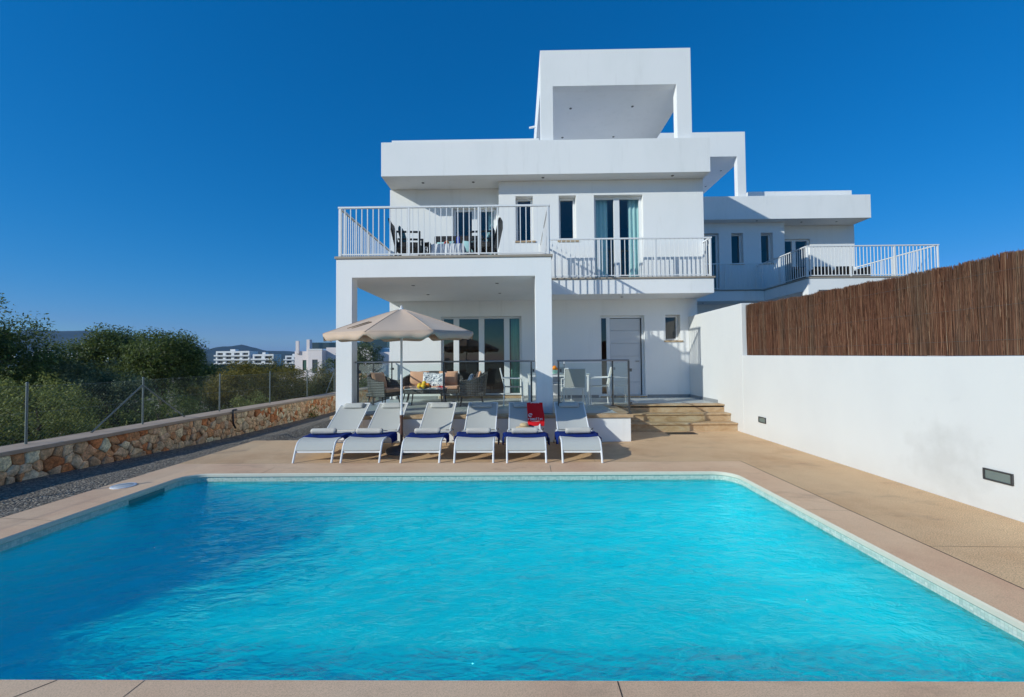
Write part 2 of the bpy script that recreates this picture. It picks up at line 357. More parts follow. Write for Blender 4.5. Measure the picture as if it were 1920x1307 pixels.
M['wht'] = simple('white_print', (.82, .80, .80), .6, var=.02); M['straw'] = m_fabric('straw', (.62, .46, .26), 120, .2, .8)
M['wick'] = m_wicker('grey_wicker', (.085, .083, .08)); M['bwick'] = m_wicker('black_wicker', (.028, .026, .026))
M['blk'] = simple('black_metal', (.018, .018, .02), .4); M['peach'] = m_fabric('peach_cushion', (.70, .38, .24), 250, .08, .2); M['floral'] = m_floral()
M['teal'] = m_fabric('teal_cushion', (.04, .15, .18), 250, .2, .3); M['mint'] = m_fabric('mint_cushion', (.38, .62, .60), 250, .1, .3)
M['cloth'] = m_fabric('white_cloth', (.74, .74, .76), 250, .04, .2); M['wood'] = simple('dark_wood', (.12, .05, .03), .5, var=.3, scale=20)
M['orange'] = simple('orange_peel', (.85, .26, .01), .45, var=.12, bump=.3, bscale=200); M['lemon'] = simple('lemon_peel', (.85, .55, .02), .45, var=.1, bump=.3, bscale=200)
M['apple'] = simple('red_apple', (.5, .03, .02), .3); M['starf'] = simple('red_starfish', (.55, .02, .05), .6)
M['bglass'] = simple('blue_bottle_glass', (.01, .06, .55), .08, var=.1); M['gplate'] = simple('glass_plate', (.35, .6, .5), .1)
M['bowl'] = simple('dark_bowl', (.05, .05, .06), .3)
M['gtop'] = simple('white_glass_tabletop', (.62, .70, .70), .12, var=.03); M['lens'] = simple('lamp_lens', (.16, .20, .19), .12); M['basep'] = simple('parasol_base_concrete', (.10, .10, .11), .7, var=.2)
M['earth'] = simple('dry_scrub_earth', (.26, .21, .13), .95, var=.4, scale=.8); M['bark'] = simple('bark', (.10, .075, .055), .9, var=.3, scale=14, bump=.8, bscale=40)
M['mortar'] = simple('wall_mortar', (.13, .075, .045), .95, var=.3, scale=12); M['cap'] = simple('wall_cap_concrete', (.46, .34, .25), .85, var=.25, scale=3, bump=.5, bscale=60)
M['stone'] = m_tint('rubble_stone'); M['heath'] = m_heather()
M['leafA'] = m_leaf('carob_leaves', (.014, .030, .008), (.060, .095, .022), (.22, .27, .07))
M['leafB'] = m_leaf('olive_leaves', (.026, .042, .018), (.085, .115, .050), (.24, .28, .14))
M['leafC'] = m_leaf('mastic_leaves', (.034, .038, .008), (.13, .125, .020), (.32, .24, .05))
M['leafD'] = m_leaf('scrub_leaves', (.034, .050, .012), (.13, .165, .038), (.36, .38, .11))
M['leafF'] = m_leaf('distant_foliage', (.016, .030, .014), (.034, .054, .022), (.065, .085, .036), .1)
M['hill'] = simple('hill_scrub', (.026, .040, .030), .95, var=.4, scale=.012)
M['solar'] = simple('dark_glass_railing', (.02, .05, .08), .15); M['bldg'] = simple('white_render', (.72, .72, .72), .8, var=.05, scale=.3)
M['pinkb'] = simple('pale_pink_render', (.74, .66, .65), .8, var=.05, scale=.3); M['dkwin'] = simple('dark_window_glass', (.05, .07, .09), .15); M['green'] = simple('green_shutter', (.02, .08, .06), .6)

# ---------------------------------------------------------------- ground
PX0, PX1, PY0, PY1, PR, WZ = -4.755, 3.008, 2.189, 6.149, .28, -.118
def terr(x, y):
    d = max(0., -7.3-x, y-24.)
    z = -.42-2.4*min(1, d/55)-.010*min(400, max(0, d-55))
    if x < -8: z += .25*noise.noise(Vector((x*.15, y*.15, 3)))
    if -5.6 < x < 3.7 and 1.3 < y < 6.9: z = -2.6
    return z
def axis(vals): return sorted(set(round(v, 3) for v in vals))
gx = axis([-8000, -4000, -2000, -1000, -600, -400, -250, -170, -120]+list(np.arange(-100, -8, 2.))+[-7.3, -6.5, -5.7, -5.5, -5, -4, -2, 0, 2, 3.5, 3.75, 5, 8, 15, 25, 50, 120, 300, 1000, 3000, 8000])
gy = axis([-8000, -3000, -1000, -300, -100, -40, -15, -5, 0, 1.2, 1.4, 3, 5, 6.8, 7., 9, 12]+list(np.arange(14, 80, 2.))+[90, 120, 160, 220, 300, 420, 600, 1000, 2000, 4000, 9000])
g = MB(); nx = len(gx); g.v = [(x, y, terr(x, y)) for y in gy for x in gx]
g.f = [(j*nx+i, j*nx+i+1, (j+1)*nx+i+1, (j+1)*nx+i) for j in range(len(gy)-1) for i in range(nx-1)]
tag(build('ground', g, M['earth'], smooth=True), kind='structure')
def gz(y): return float(np.interp(y, [-4, 5.7, 10, 16, 24], [-.03, -.03, -.20, -.29, -.33]))
g = MB()
def gfn(u, v):
    y = -3+v*27; x = -7.06+u*(3.34 if y > 8.9 else 1.62)
    zz = gz(y)*min(1., max(.12, (-5.2-x)/1.4)) if x < -5.2 else gz(y)*.6
    return (x, y, zz+.012*noise.noise(Vector((x*2, y*2, 0))))
g.grid(gfn, 24, 120); tag(build('gravel_path', g, M['gravel'], smooth=True), kind='structure')
# hills
def ridge(name, pts, Y, dY, base, seed):
    xs = [p[0] for p in pts]; zs = [p[1] for p in pts]; X = np.arange(xs[0], xs[-1], 28.); g = MB(); n = len(X)
    rows = 14
    for j in range(rows):
        t = j/(rows-1)
        for x in X:
            h = np.interp(x, xs, zs); k = math.sin(min(1, t*1.15)*math.pi/2) if t < .87 else 1-(t-.87)*2
            nn = noise.fractal(Vector((x*.0045, t*4+seed, 0)), 1., 2., 4)
            g.v.append((x, Y+dY*t, base+(h-base)*k*(1+.10*nn)+(4*noise.noise(Vector((x*.03, t*9, seed))) if t > .5 else 0)))
    g.f = [(j*n+i, j*n+i+1, (j+1)*n+i+1, (j+1)*n+i) for j in range(rows-1) for i in range(n-1)]
    return tag(build(name, g, M['hill'], smooth=True), kind='structure')
ridge('hills', [(-6500, 60), (-4200, 150), (-3300, 165), (-2980, 178), (-2860, 186), (-2760, 197), (-2560, 198), (-2440, 176), (-2300, 176), (-2150, 150), (-1950, 112), (-1800, 78), (-1720, 80), (-1660, 96), (-1620, 108), (-1570, 92), (-1500, 78), (-1440, 64), (-1380, 70), (-1330, 66), (-1270, 58), (-1100, 62), (-900, 50), (-600, 40), (0, 40), (1500, 60), (5000, 40)], 1900, 700, -6, 1)
ridge('foothills', [(-5000, 60), (-2600, 72), (-2000, 70), (-1550, 44), (-1300, 36), (-1000, 38), (-700, 24), (0, 20), (3000, 20)], 1300, 450, -6, 5)

# ---------------------------------------------------------------- pool
def rrect(x0, x1, y0, y1, r, n=8):
    out = []
    for cx, cy, a0 in ((x1-r, y0+r, -90), (x1-r, y1-r, 0), (x0+r, y1-r, 90), (x0+r, y0+r, 180)):
        for k in range(n+1):
            a = rad(a0+90*k/n); out.append((cx+r*math.cos(a), cy+r*math.sin(a)))
    return out
inner = rrect(PX0, PX1, PY0, PY1, PR)
wall_o = rrect(PX0-.02, PX1+.02, PY0-.02, PY1+.02, PR+.02)
def ring_faces(mb, A, zA, B, zB):
    n = len(A); b = len(mb.v)
    mb.v += [(*p, zA) for p in A]+[(*p, zB) for p in B]
    mb.f += [(b+i, b+(i+1) % n, b+n+(i+1) % n, b+n+i) for i in range(n)]
pool = empty('swimming_pool', (-.87, 4.17, -1.72)); tag(pool, 'rectangular turquoise swimming pool with rounded corners', 'pool', kind='structure')
b = MB(); ins = lambda i: rrect(PX0-.02+i, PX1+.02-i, PY0-.02+i, PY1+.02-i, PR+.02)
fz = lambda y: float(np.interp(y, [PY0, PY1], [-.74, -1.55]))      # the floor slopes down towards the house
prof_ = [(0, None, 1)]+[(.30*(1-math.cos(t)), .30*(1-math.sin(t)), 0) for t in [math.pi/2*k/7 for k in range(8)]]
n_ = len(wall_o)
for (i_, up_, top) in prof_:
    for p, q in zip(ins(i_), wall_o): b.v.append((p[0], p[1], -.19 if top else fz(q[1])+up_))
for r_ in range(len(prof_)-1): b.f += [(r_*n_+i, r_*n_+(i+1) % n_, (r_+1)*n_+(i+1) % n_, (r_+1)*n_+i) for i in range(n_)]
b.f.append(tuple(range((len(prof_)-1)*n_, len(prof_)*n_)))
build('pool_basin', b, M['ptile'], pool, smooth='auto')
b = MB(); ring_faces(b, wall_o, -.055, wall_o, -.19); build('waterline_tiles', b, M['ltile'], pool)
# coping: brown top with a pale rounded edge; stones divided by joints
def cope_outer():
    return (PX0-.662, PX1+.446, PY0-.62, PY1+.60)
ox0, ox1, oy0, oy1 = cope_outer()
b = MB(); lip1 = rrect(PX0, PX1, PY0, PY1, PR); lip0 = rrect(PX0-.012, PX1+.012, PY0-.012, PY1+.012, PR+.012)
ring_faces(b, lip0, -.0005, lip1, -.012); ring_faces(b, lip1, -.012, lip1, -.045); ring_faces(b, lip1, -.045, lip0, -.056); ring_faces(b, lip0, -.056, wall_o, -.056)
build('coping_edge', b, M['copedge'], pool, smooth=True)
# coping top = ring clipped into slabs
def slab(x0, x1, y0, y1, z1=0., th=.12, name='coping_stone'):
    b = MB(); b.box(x0, x1, y0, y1, z1-th, z1); return b
outer = []
for p in lip0:
    # project each inner point outward onto the outer rectangle
    cx = min(max(p[0], PX0+PR), PX1-PR); cy = min(max(p[1], PY0+PR), PY1-PR); dx, dy = p[0]-cx, p[1]-cy
    L = math.hypot(dx, dy); dx, dy = dx/L, dy/L; ts = []
    if dx > 1e-6: ts.append((ox1-p[0])/dx)
    if dx < -1e-6: ts.append((ox0-p[0])/dx)
    if dy > 1e-6: ts.append((oy1-p[1])/dy)
    if dy < -1e-6: ts.append((oy0-p[1])/dy)
    t = min(ts); outer.append((p[0]+dx*t, p[1]+dy*t))
b = MB(); ring_faces(b, lip0, 0., outer, 0.)
# make sure true corners exist
for cxn, cyn, a in ((ox1, oy0, 0), (ox1, oy1, 1), (ox0, oy1, 2), (ox0, oy0, 3)):
    pass
n9 = 9; b2 = MB(); nI = len(lip0)
V = [(*p, 0.) for p in lip0]+[(*p, 0.) for p in outer]
F = []; cn = [(ox1, oy0), (ox1, oy1), (ox0, oy1), (ox0, oy0)]
for i in range(nI):
    j = (i+1) % nI; a, bb = outer[i], outer[j]
    same = abs(a[0]-bb[0]) < 1e-5 or abs(a[1]-bb[1]) < 1e-5
    if same: F.append((i, j, nI+j, nI+i))
    else:
        c = min(cn, key=lambda q: (q[0]-a[0])**2+(q[1]-a[1])**2+(q[0]-bb[0])**2+(q[1]-bb[1])**2); V.append((*c, 0.)); F.append((i, j, nI+j, len(V)-1, nI+i))
b2.v = V; b2.f = F; build('coping', b2, M['coping'], pool)
b = MB()   # side skirt of the coping towards the gravel, and the joints cut in it
b.box(ox0-.004, ox0, oy0, 8.732, -.2, -.001)
build('coping_side', b, M['coping'], pool)
b = MB()
def joint(x0, y0, x1, y1, wd=.006):
    d = Vector((x1-x0, y1-y0)).normalized(); n = Vector((-d.y, d.x))*wd/2
    b.add([(x0-n.x, y0-n.y, .0012), (x1-n.x, y1-n.y, .0012), (x1+n.x, y1+n.y, .0012), (x0+n.x, y0+n.y, .0012)], [(0, 1, 2, 3)])
joint(ox1+.004, -4., ox1+.004, oy1, .011); joint(ox1, oy1+.002, ox0+.6, oy1+.002, .004); joint(3.46, 3.70, 4.84, 3.66, .004); joint(4.2, 9.1, 4.84, 9.02, .004); joint(1.2, 6.76, 1.25, 8.4, .003); joint(-2.4, 6.76, -2.4, 8.4, .003); joint(.48, oy0, .48, PY0-.015); joint(-1.95, oy0, -1.9, PY0-.015, .004); joint(-2.85, oy0, -2.35, PY0-.015)
joint(.46, PY1+.014, .47, oy1-.2); joint(-3.72, PY1+.014, -3.72, oy1-.25, .004); joint(-4.77, 4.35, ox0, 4.42, .004); joint(3.02, 4.6, ox1, 4.55, .003)
M['joint'] = simple('joint_filler', (.07, .05, .04), .9); build('coping_joint', b, M['joint'], pool, fix=False)
b = MB(); b.v = [(*p, WZ) for p in wall_o]; b.f = [tuple(range(len(wall_o)))]
# finely gridded, rippled water sheet
nxw, nyw = 520, 300
xw = np.linspace(PX0-.019, PX1+.019, nxw+1); yw = np.linspace(PY0-.019, PY1+.019, nyw+1); XX, YY = np.meshgrid(xw, yw)
rw = np.random.RandomState(12); ZZ = np.zeros_like(XX)
for i in range(70):      # wind ripples: a directional spectrum of short waves
    lam = math.exp(rw.uniform(math.log(.10), math.log(.62))); th = rad(-62)+rw.normal(0, .62); k_ = 2*math.pi/lam; am = .00105*(lam/.3)**1.15
    ph = rw.uniform(0, 6.28); wob = .35*np.sin(XX*rw.uniform(.5, 1.6)+rw.uniform(0, 6))+.35*np.sin(YY*rw.uniform(.5, 1.6)+rw.uniform(0, 6))
    ZZ += .15*am*np.sin(k_*(XX*math.cos(th)+YY*math.sin(th))+ph+wob*2)
V = np.stack([XX, YY, WZ+ZZ], -1).reshape(-1, 3); I_ = np.arange((nxw+1)*(nyw+1)).reshape(nyw+1, nxw+1)
F = np.stack([I_[:-1, :-1], I_[:-1, 1:], I_[1:, 1:], I_[1:, :-1]], -1).reshape(-1, 4)
wat = np_mesh('pool_water', V, F, M['water']); wat.data.polygons.foreach_set('use_smooth', [True]*len(F)); tag(wat, kind='structure')
wat.cycles.is_caustics_caster = True; sd.cycles.is_caustics_light = True
for o in pool.children:
    o.cycles.is_caustics_receiver = True
    if o.name == 'pool_basin': o.data.flip_normals()
# skimmer mouth + inlet on the walls
b = MB(); b.box(PX0-.03, PX0-.012, 5.20, 5.72, -.30, -.075); build('skimmer_mouth', b, simple('skimmer_dark', (.05, .22, .22), .5), pool)
# deck sheets
b = MB(); g8 = .007
b.box(ox1+g8, 4.848, -12, oy1, -.15, .0); b.box(ox0, 4.848, oy1+g8*.6, 8.402, -.15, .0); b.box(2.205, 4.848, 8.405, 9.6, -.15, .0); b.box(ox0, -3.72, 8.405, 8.732, -.15, 0.)
b.box(ox0, ox1, -12, oy0-g8, -.15, 0.)  # unseen stretch behind the camera, lengthened to bounce more sunlight
tag(build('pool_deck', b, M['deck'], bevel=.003, seg=1), kind='structure')
b = MB(); b.box(ox1-.01, ox1+.03, -5, oy1+.02, -.2, -.012); b.box(ox0+.01, 4.84, oy1-.01, oy1+.03, -.2, -.013); b.box(ox0+.01, ox1, oy0-.04, oy0+.01, -.2, -.014)
tag(build('deck_joint_bed', b, M['joint']), kind='structure')
# skimmer lid
lid = empty('skimmer_lid', (-5.17, 5.55, 0.)); tag(lid, 'round white plastic skimmer lid set in the left pool coping', 'lid')
b = MB(); b.lathe([(.135, .0), (.135, .010), (.128, .013), (.105, .013), (.103, .008)], (-5.17, 5.55, .0), 28); build('lid_rim', b, M['pvc'], lid, smooth='auto')
b = MB(); b.lathe([(.098, .009), (.098, .016), (.09, .018)], (-5.17, 5.55, .0), 24); build('lid_disc', b, simple('lid_grey', (.55, .54, .5), .5), lid, smooth='auto')
# drain grate
gr = empty('drain_grate', (3.46, 9.25, 0)); tag(gr, 'dark metal drain grate in the paving before the steps', 'grate')
b = MB(); x0, x1, y0, y1 = 3.18, 3.80, 9.14, 9.38
b.box(x0, x1, y0, y0+.02, 0, .008); b.box(x0, x1, y1-.02, y1, 0, .008); b.box(x0, x0+.02, y0+.02, y1-.02, 0, .008); b.box(x1-.02, x1, y0+.02, y1-.02, 0, .008); build('grate_frame', b, M['dsteel'], gr)
b = MB()
for i in range(22): b.box(x0+.03+i*.0265, x0+.043+i*.0265, y0+.02, y1-.02, .001, .007)
build('grate_bars', b, M['blk'], gr)

# ---------------------------------------------------------------- villas
def villa(mirror, dy, dz, root, suffix=''):
    xf = (lambda p: (10.3-p[0], p[1]+dy, p[2]+dz)) if mirror else (lambda p: (p[0], p[1]+dy, p[2]+dz))
    N = lambda: MB(xf)
    YA, YB, YC = 12.161, 11.682, 20.5
    S = M['stucco']
    # --- walls
    b = N()
    b.wall(-3.675, 5.105, -.6, 3.40, YA, YA+.30, [(-2.20, .10, .60, 2.862), (2.35, 3.603, .565, 2.851), (4.195, 4.614, 2.12, 2.858)])
    b.wall(-3.66, -.499, 3.401, 6.557, YA+.001, YA+.30, [(-1.84, -.60, 3.75, 6.0)])
    b.wall(-.496, 5.131, 3.702, 6.556, YB, YB+.30, [(-.03, .447, 4.885, 6.138), (1.162, 1.636, 4.885, 6.138), (2.133, 3.473, 3.76, 6.138)])
    b.box(-.496, -.20, YB+.3, YA+.30, 3.702, 6.555); b.box(4.83, 5.131, YB+.3, YA+.30, 3.702, 6.555)
    b.box(-3.675, -3.375, YA+.3, YC, -.6, 6.556); b.box(4.805, 5.105, YA+.3, YC, -.6, 6.556); b.box(-3.675, 5.105, YC, YC+.3, -.6, 6.556)
    build('wall', b, S, root, bevel=.012)
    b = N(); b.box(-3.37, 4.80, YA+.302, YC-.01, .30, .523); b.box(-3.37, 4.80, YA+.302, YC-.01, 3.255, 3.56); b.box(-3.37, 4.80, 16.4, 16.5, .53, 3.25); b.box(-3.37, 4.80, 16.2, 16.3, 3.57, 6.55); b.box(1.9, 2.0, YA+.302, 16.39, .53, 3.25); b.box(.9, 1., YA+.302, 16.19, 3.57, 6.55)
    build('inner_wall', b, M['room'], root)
    # --- roof with parapet
    b = N(); b.box(-3.377, 4.899, 11.509, 21., 6.559, 6.85)
    b.box(-3.627, 5.149, 11.259, 11.509, 6.559, 7.482); b.box(-3.627, -3.377, 11.509, 21, 6.559, 7.482); b.box(4.899, 5.149, 11.509, 21, 6.559, 7.482)
    b.box(-3.609, .66, 12.161, 12.40, 6.852, 8.005); b.box(-3.605, -3.38, 12.40, 21, 7.481, 8.0)
    build('roof', b, S, root, bevel=.004)
    # --- roof frame
    tx_, tz_ = (.46, .11) if mirror else (0, 0); Nt = lambda: MB(lambda p: xf((p[0]+tx_, p[1], p[2]+tz_*(p[2] > 8))))
    b = Nt(); b.wall(.675, 4.749, 6.86, 10.04, 11.414, 11.66, [(1.01, 4.353, 6.86, 9.04)]); b.box(.675, 4.749, 11.66, 17.4, 9.04, 10.04)
    for x0, x1, y0, y1 in ((.675, 1.01, 17.1, 17.4), (4.40, 4.749, 17.1, 17.4)): b.box(x0, x1, y0, y1, 6.86, 9.039)
    build('roof_frame', b, S, root, bevel=.004)
    b = Nt(); b.tube([(.68, 14.6, 9.70), (.46, 14.6, 9.66)], .035, 8); build('water_spout', b, M['metalw'], root, smooth='auto')
    # --- portico + balconies
    b = N(); b.wall(-3.697, .693, .529, 3.695, 8.61, 8.90, [(-3.371, .36, .529, 3.312)]); b.box(-3.697, .693, 8.90, 12.159, 3.312, 3.695)
    build('portico', b, S, root, bevel=.004)
    b = N(); b.box(-3.725, .722, 8.585, 12.155, 3.697, 3.748); build('balcony_floor', b, M['ledge'], root, bevel=.006)
    b = N(); b.box(.696, 5.118, 11.12, 12.158, 3.308, 3.699); build('balcony_slab', b, S, root, bevel=.010)
    b = N(); b.box(.724, 5.148, 11.09, 11.680, 3.701, 3.748); build('balcony_floor', b, M['ledge'], root, bevel=.006)
    # --- balcony railings
    def rail(pts, zb, zt, name='balcony_railing', post_every=1.7, sp=.1165):
        rr = None
        b = N()
        for (xa, ya), (xb, yb) in zip(pts, pts[1:]):
            L = math.hypot(xb-xa, yb-ya); d = Vector(((xb-xa)/L, (yb-ya)/L, 0)); n = Vector((-d.y, d.x, 0))
            def bar(s0, s1, hw, z0, z1):
                o = Vector((xa, ya, 0)); c = [o+d*s0-n*hw, o+d*s1-n*hw, o+d*s1+n*hw, o+d*s0+n*hw]
                b.add([(p.x, p.y, z) for z in (z0, z1) for p in c], [(0,3,2,1),(4,5,6,7),(0,1,5,4),(1,2,6,5),(2,3,7,6),(3,0,4,7)])
            bar(-.02, L+.02, .025, zt-.035, zt); bar(0, L, .012, zb+.045, zb+.07)
            k = int(L/sp)
            for i in range(1, k):
                s = L*i/k; bar(s-.0085, s+.0085, .0085, zb+.07, zt-.035)
            np_ = max(1, round(L/post_every))
            for i in range(np_+1):
                s = min(max(L*i/np_, .02), L-.02); bar(s-.019, s+.019, .018, zb, zt-.036)
        build(name, b, M['metalw'], root)
    rail([(-3.67, 12.15), (-3.67, 8.70), (.655, 8.70), (.655, 11.67)], 3.749, 4.80)
    rail([(.70, 11.20), (5.09, 11.20), (5.09, 11.67)], 3.749, 4.80, sp=.1165)
    # --- terrace
    b = N(); b.box(-3.70, 2.20, 8.43, 12.158, -.6, .455); b.box(2.20, 4.846, 10.47, 12.158, -.6, .455); build('terrace', b, S, root, bevel=.006)
    b = N(); b.box(-3.72, 2.24, 8.402, 12.159, .457, .526); b.box(2.24, 4.846, 10.40, 12.159, .457, .526); build('terrace_floor', b, M['floor'], root, bevel=.004)
    b = N(); b.box(-3.725, 2.245, 8.395, 8.65, .465, .5285); b.box(1.99, 2.246, 8.65, 10.10, .465, .5285)
    for y, z in ((10.13, .5285), (9.83, .352), (9.53, .176)): b.box(2.21, 4.846, y, y+.33, z-.034, z)
    b.box(2.21, 4.846, 10.16, 10.46, .30, .4565); b.box(2.21, 4.846, 9.86, 10.16, .12, .318); b.box(2.21, 4.846, 9.56, 9.86, -.1, .142)
    build('steps', b, M['lime'], root, bevel=.006)
    for bx_ in ((3.66, 4.83, 12.146, 12.159), (4.832, 4.846, 10.47, 12.159), (-3.5, -2.3, 12.146, 12.159), (.2, 2.28, 12.146, 12.159)): b = N(); b.box(*bx_, .527, .60); build('skirting', b, M['skirt'], root)
    # --- openings
    def casement(name, x0, x1, z0, z1, y, fw=.055, mull=(), sill=True, low=None, bars=True):
        """frame with one pane sub-part per light; y = outer face of the frame"""
        b = N(); b.box(x0, x0+fw, y, y+.07, z0, z1); b.box(x1-fw, x1, y, y+.07, z0, z1); b.box(x0+fw, x1-fw, y, y+.07, z1-fw, z1); b.box(x0+fw, x1-fw, y, y+.07, z0, z0+fw)
        edges = [x0+fw]
        for m0, m1 in mull: b.box(m0, m1, y-.012, y+.07, z0+fw, z1-fw); edges += [m0, m1]
        edges.append(x1-fw)
        f = build(name, b, M['pvc'], root, bevel=.006)
        for i in range(0, len(edges), 2):
            g = N(); g.box(edges[i]-.004, edges[i+1]+.004, y+.03, y+.038, z0+fw-.004, z1-fw+.004); build('pane', g, M['wpane'], f)
        if sill:
            g = N(); g.box(x0-.045, x1+.07, sill-.028, y+.02, z0-.052, z0-.012); build('sill', g, M['lime'], f, bevel=.004)
        return f
    casement('window', -.028, .445, 4.90, 6.136, YB+.20, .06, sill=YB); casement('window', 1.164, 1.634, 4.90, 6.136, YB+.20, .06, sill=YB)
    casement('window', 4.197, 4.612, 2.135, 2.856, YA+.20, .05, sill=YA)
    casement('balcony_door', 2.135, 3.471, 3.765, 6.136, YB+.14, .07, mull=((2.70, 2.86),), sill=False)
    casement('balcony_door', -1.838, -.602, 3.755, 5.998, YA+.10, .07, mull=((-1.30, -1.14),), sill=False)
    # sliding door: outer lights + two wide leaves
    casement('sliding_door', -2.198, .098, .605, 2.86, YA+.15, .05, mull=((-1.86, -1.70), (-1.13, -.97), (-.40, -.24)), sill=False)
    b = N(); b.box(-2.25, .16, YA-.03, YA+.16, .528, .60); build('threshold', b, M['lime'], root, bevel=.004); b = N(); b.box(2.33, 3.64, YA-.05, YA+.16, .528, .563); build('threshold', b, M['lime'], root, bevel=.004)
    # front door with side light
    b = N(); y = YA+.12
    b.box(2.352, 2.40, y, y+.08, .566, 2.849); b.box(2.545, 2.64, y, y+.08, .566, 2.849); b.box(3.555, 3.601, y, y+.08, .566, 2.849); b.box(2.40, 2.545, y, y+.08, 2.79, 2.849); b.box(2.64, 3.555, y, y+.08, 2.79, 2.849); b.box(2.40, 2.545, y, y+.08, .566, .62)
    f = build('front_door', b, M['pvc'], root, bevel=.005)
    g = N(); g.box(2.395, 2.55, y+.03, y+.04, .615, 2.795); build('pane', g, M['wpane'], f)
    g = N(); zz = [.58, .95, 1.32, 1.69, 2.06, 2.43, 2.775]
    for a, c in zip(zz, zz[1:]): g.box(2.665, 3.50, y+.035, y+.08, a+.006, c-.006)
    g.box(2.645, 2.6635, y+.03, y+.08, .575, 2.78); g.box(3.5015, 3.52, y+.03, y+.08, .575, 2.78); g.box(2.66, 3.505, y+.055, y+.085, .578, 2.777); build('door_leaf', g, M['door'], f, bevel=.003)
    g = N(); g.tube([(3.46, y+.03, 1.55), (3.46, y-.02, 1.55), (3.36, y-.02, 1.55)], .012, 8); build('handle', g, M['steel'], f, smooth='auto')
    g = N(); g.box(3.565, 3.59, y-.03, y, 2.05, 2.13); build('door_sensor', g, M['pvc'], f)
    # --- downlights
    for (x, y, z) in ((1.62, 12.45, 9.039), (3.43, 12.4, 9.039), (1.55, 14.1, 9.039), (3.25, 14.1, 9.039), (.72, 11.47, 6.558), (4.22, 11.47, 6.558), (-2.6, 11.7, 6.558), (-1.2, 11.7, 6.558),
                      (-2.35, 9.55, 3.311), (-2.3, 10.9, 3.311), (-.45, 9.4, 3.311), (-.45, 10.8, 3.311), (2.85, 11.65, 3.307)):
        g = N(); g.lathe([(.042, -.006), (.042, .0)], (x, y, z-.001), 14); f = build('downlight', g, M['steel'], root)
        g = N(); g.lathe([(.028, -.0095), (.028, -.0065)], (x, y, z-.001), 12); build('lamp_lens', g, M['blk'], f)
    return xf

v1 = empty('villa', (.7, 12.16, 0)); tag(v1, 'white two storey flat roofed villa with balconies directly behind the pool', 'villa')
villa(False, 0, 0, v1)
v2 = empty('villa', (9.6, 17.7, 0)); tag(v2, 'white flat roofed villa set back on the right behind the brown screen', 'villa')
villa(True, 5.56, .53, v2)

# glass balustrades of the near terrace
def balustrade(segs, posts, label, loc, ztop=1.585):
    t = empty('glass_balustrade', loc); tag(t, label, 'balustrade', 'glass balustrades around the terrace')
    b = MB()
    for (xa, ya), (xb, yb) in segs: b.tube([(xa, ya, ztop), (xb, yb, ztop)], .019, 8)
    build('handrail', b, M['steel'], t, smooth='auto')
    for (x, y) in posts:
        b = MB(); b.box(x-.017, x+.017, y-.017, y+.017, .5285, ztop-.01); b.box(x-.045, x+.045, y-.045, y+.045, .529, .54); build('post', b, M['dsteel'], t, bevel=.003)
        for zc_ in (1.36, .70): c = MB(); c.box(x+.024, x+.06, y-.018, y+.018, zc_, zc_+.06); build('clamp', c, M['dsteel'], t)
    for (xa, ya), (xb, yb) in segs:
        d = Vector((xb-xa, yb-ya, 0)); L = d.length; d /= L; n = Vector((-d.y, d.x, 0))*.005; k = max(1, round(L/1.9))
        for i in range(k):
            a = Vector((xa, ya, 0))+d*(L*i/k+.035); e = Vector((xa, ya, 0))+d*(L*(i+1)/k-.035); b = MB()
            c = [a-n, e-n, e+n, a+n]; b.add([(p.x, p.y, z) for z in (.60, ztop-.05) for p in c], [(0,3,2,1),(4,5,6,7),(0,1,5,4),(1,2,6,5),(2,3,7,6),(3,0,4,7)])
            build('glass_panel', b, M['rglass'], t)
balustrade([((-3.36, 8.76), (.35, 8.76))], [(-3.30, 8.76), (-1.53, 8.76), (.27, 8.76)], 'long glass balustrade between the two portico pillars', (-1.5, 8.76, .528))
balustrade([((.77, 8.50), (2.19, 8.50)), ((2.19, 8.50), (2.19, 9.95))], [(.80, 8.50), (2.19, 8.50), (2.19, 9.95)], 'corner glass balustrade beside the stone steps', (1.5, 8.5, .528))
balustrade([((-3.58, 8.95), (-3.58, 12.1))], [(-3.58, 9.0), (-3.58, 10.5), (-3.58, 12.05)], 'glass balustrade along the left side edge of the terrace', (-3.58, 10.5, .528))

# curtains
def curtain(x0, x1, y, z0, z1, mat, label, loc):
    b = MB(); n = int((x1-x0)/.02)
    b.shell(lambda u, v: (x0+u*(x1-x0), y+.03*math.sin(u*(x1-x0)*55+1.3*math.sin(v*2))*(1.1-.3*v), z0+v*(z1-z0)), n, 6, (0, .006, 0))
    o = build('curtain', b, mat, org=loc, smooth=True); tag(o, label, 'curtain', 'window curtains')
curtain(2.18, 2.56, 11.99, 3.60, 6.15, M['curt'], 'pale teal curtain at the left side of the upper balcony door', (2.35, 12.12, 3.6))
curtain(3.14, 3.45, 11.99, 3.60, 6.15, M['curt'], 'pale teal curtain at the right side of the upper balcony door', (3.27, 12.12, 3.6))
curtain(-.20, .07, 12.50, .55, 2.95, M['curtg'], 'green curtain in the right light of the ground floor sliding door', (0, 12.62, .55))
curtain(-.85, -.62, 12.50, 3.6, 6.1, M['curt'], 'teal curtain in the terrace door behind the black armchairs', (-.7, 12.62, 3.6))

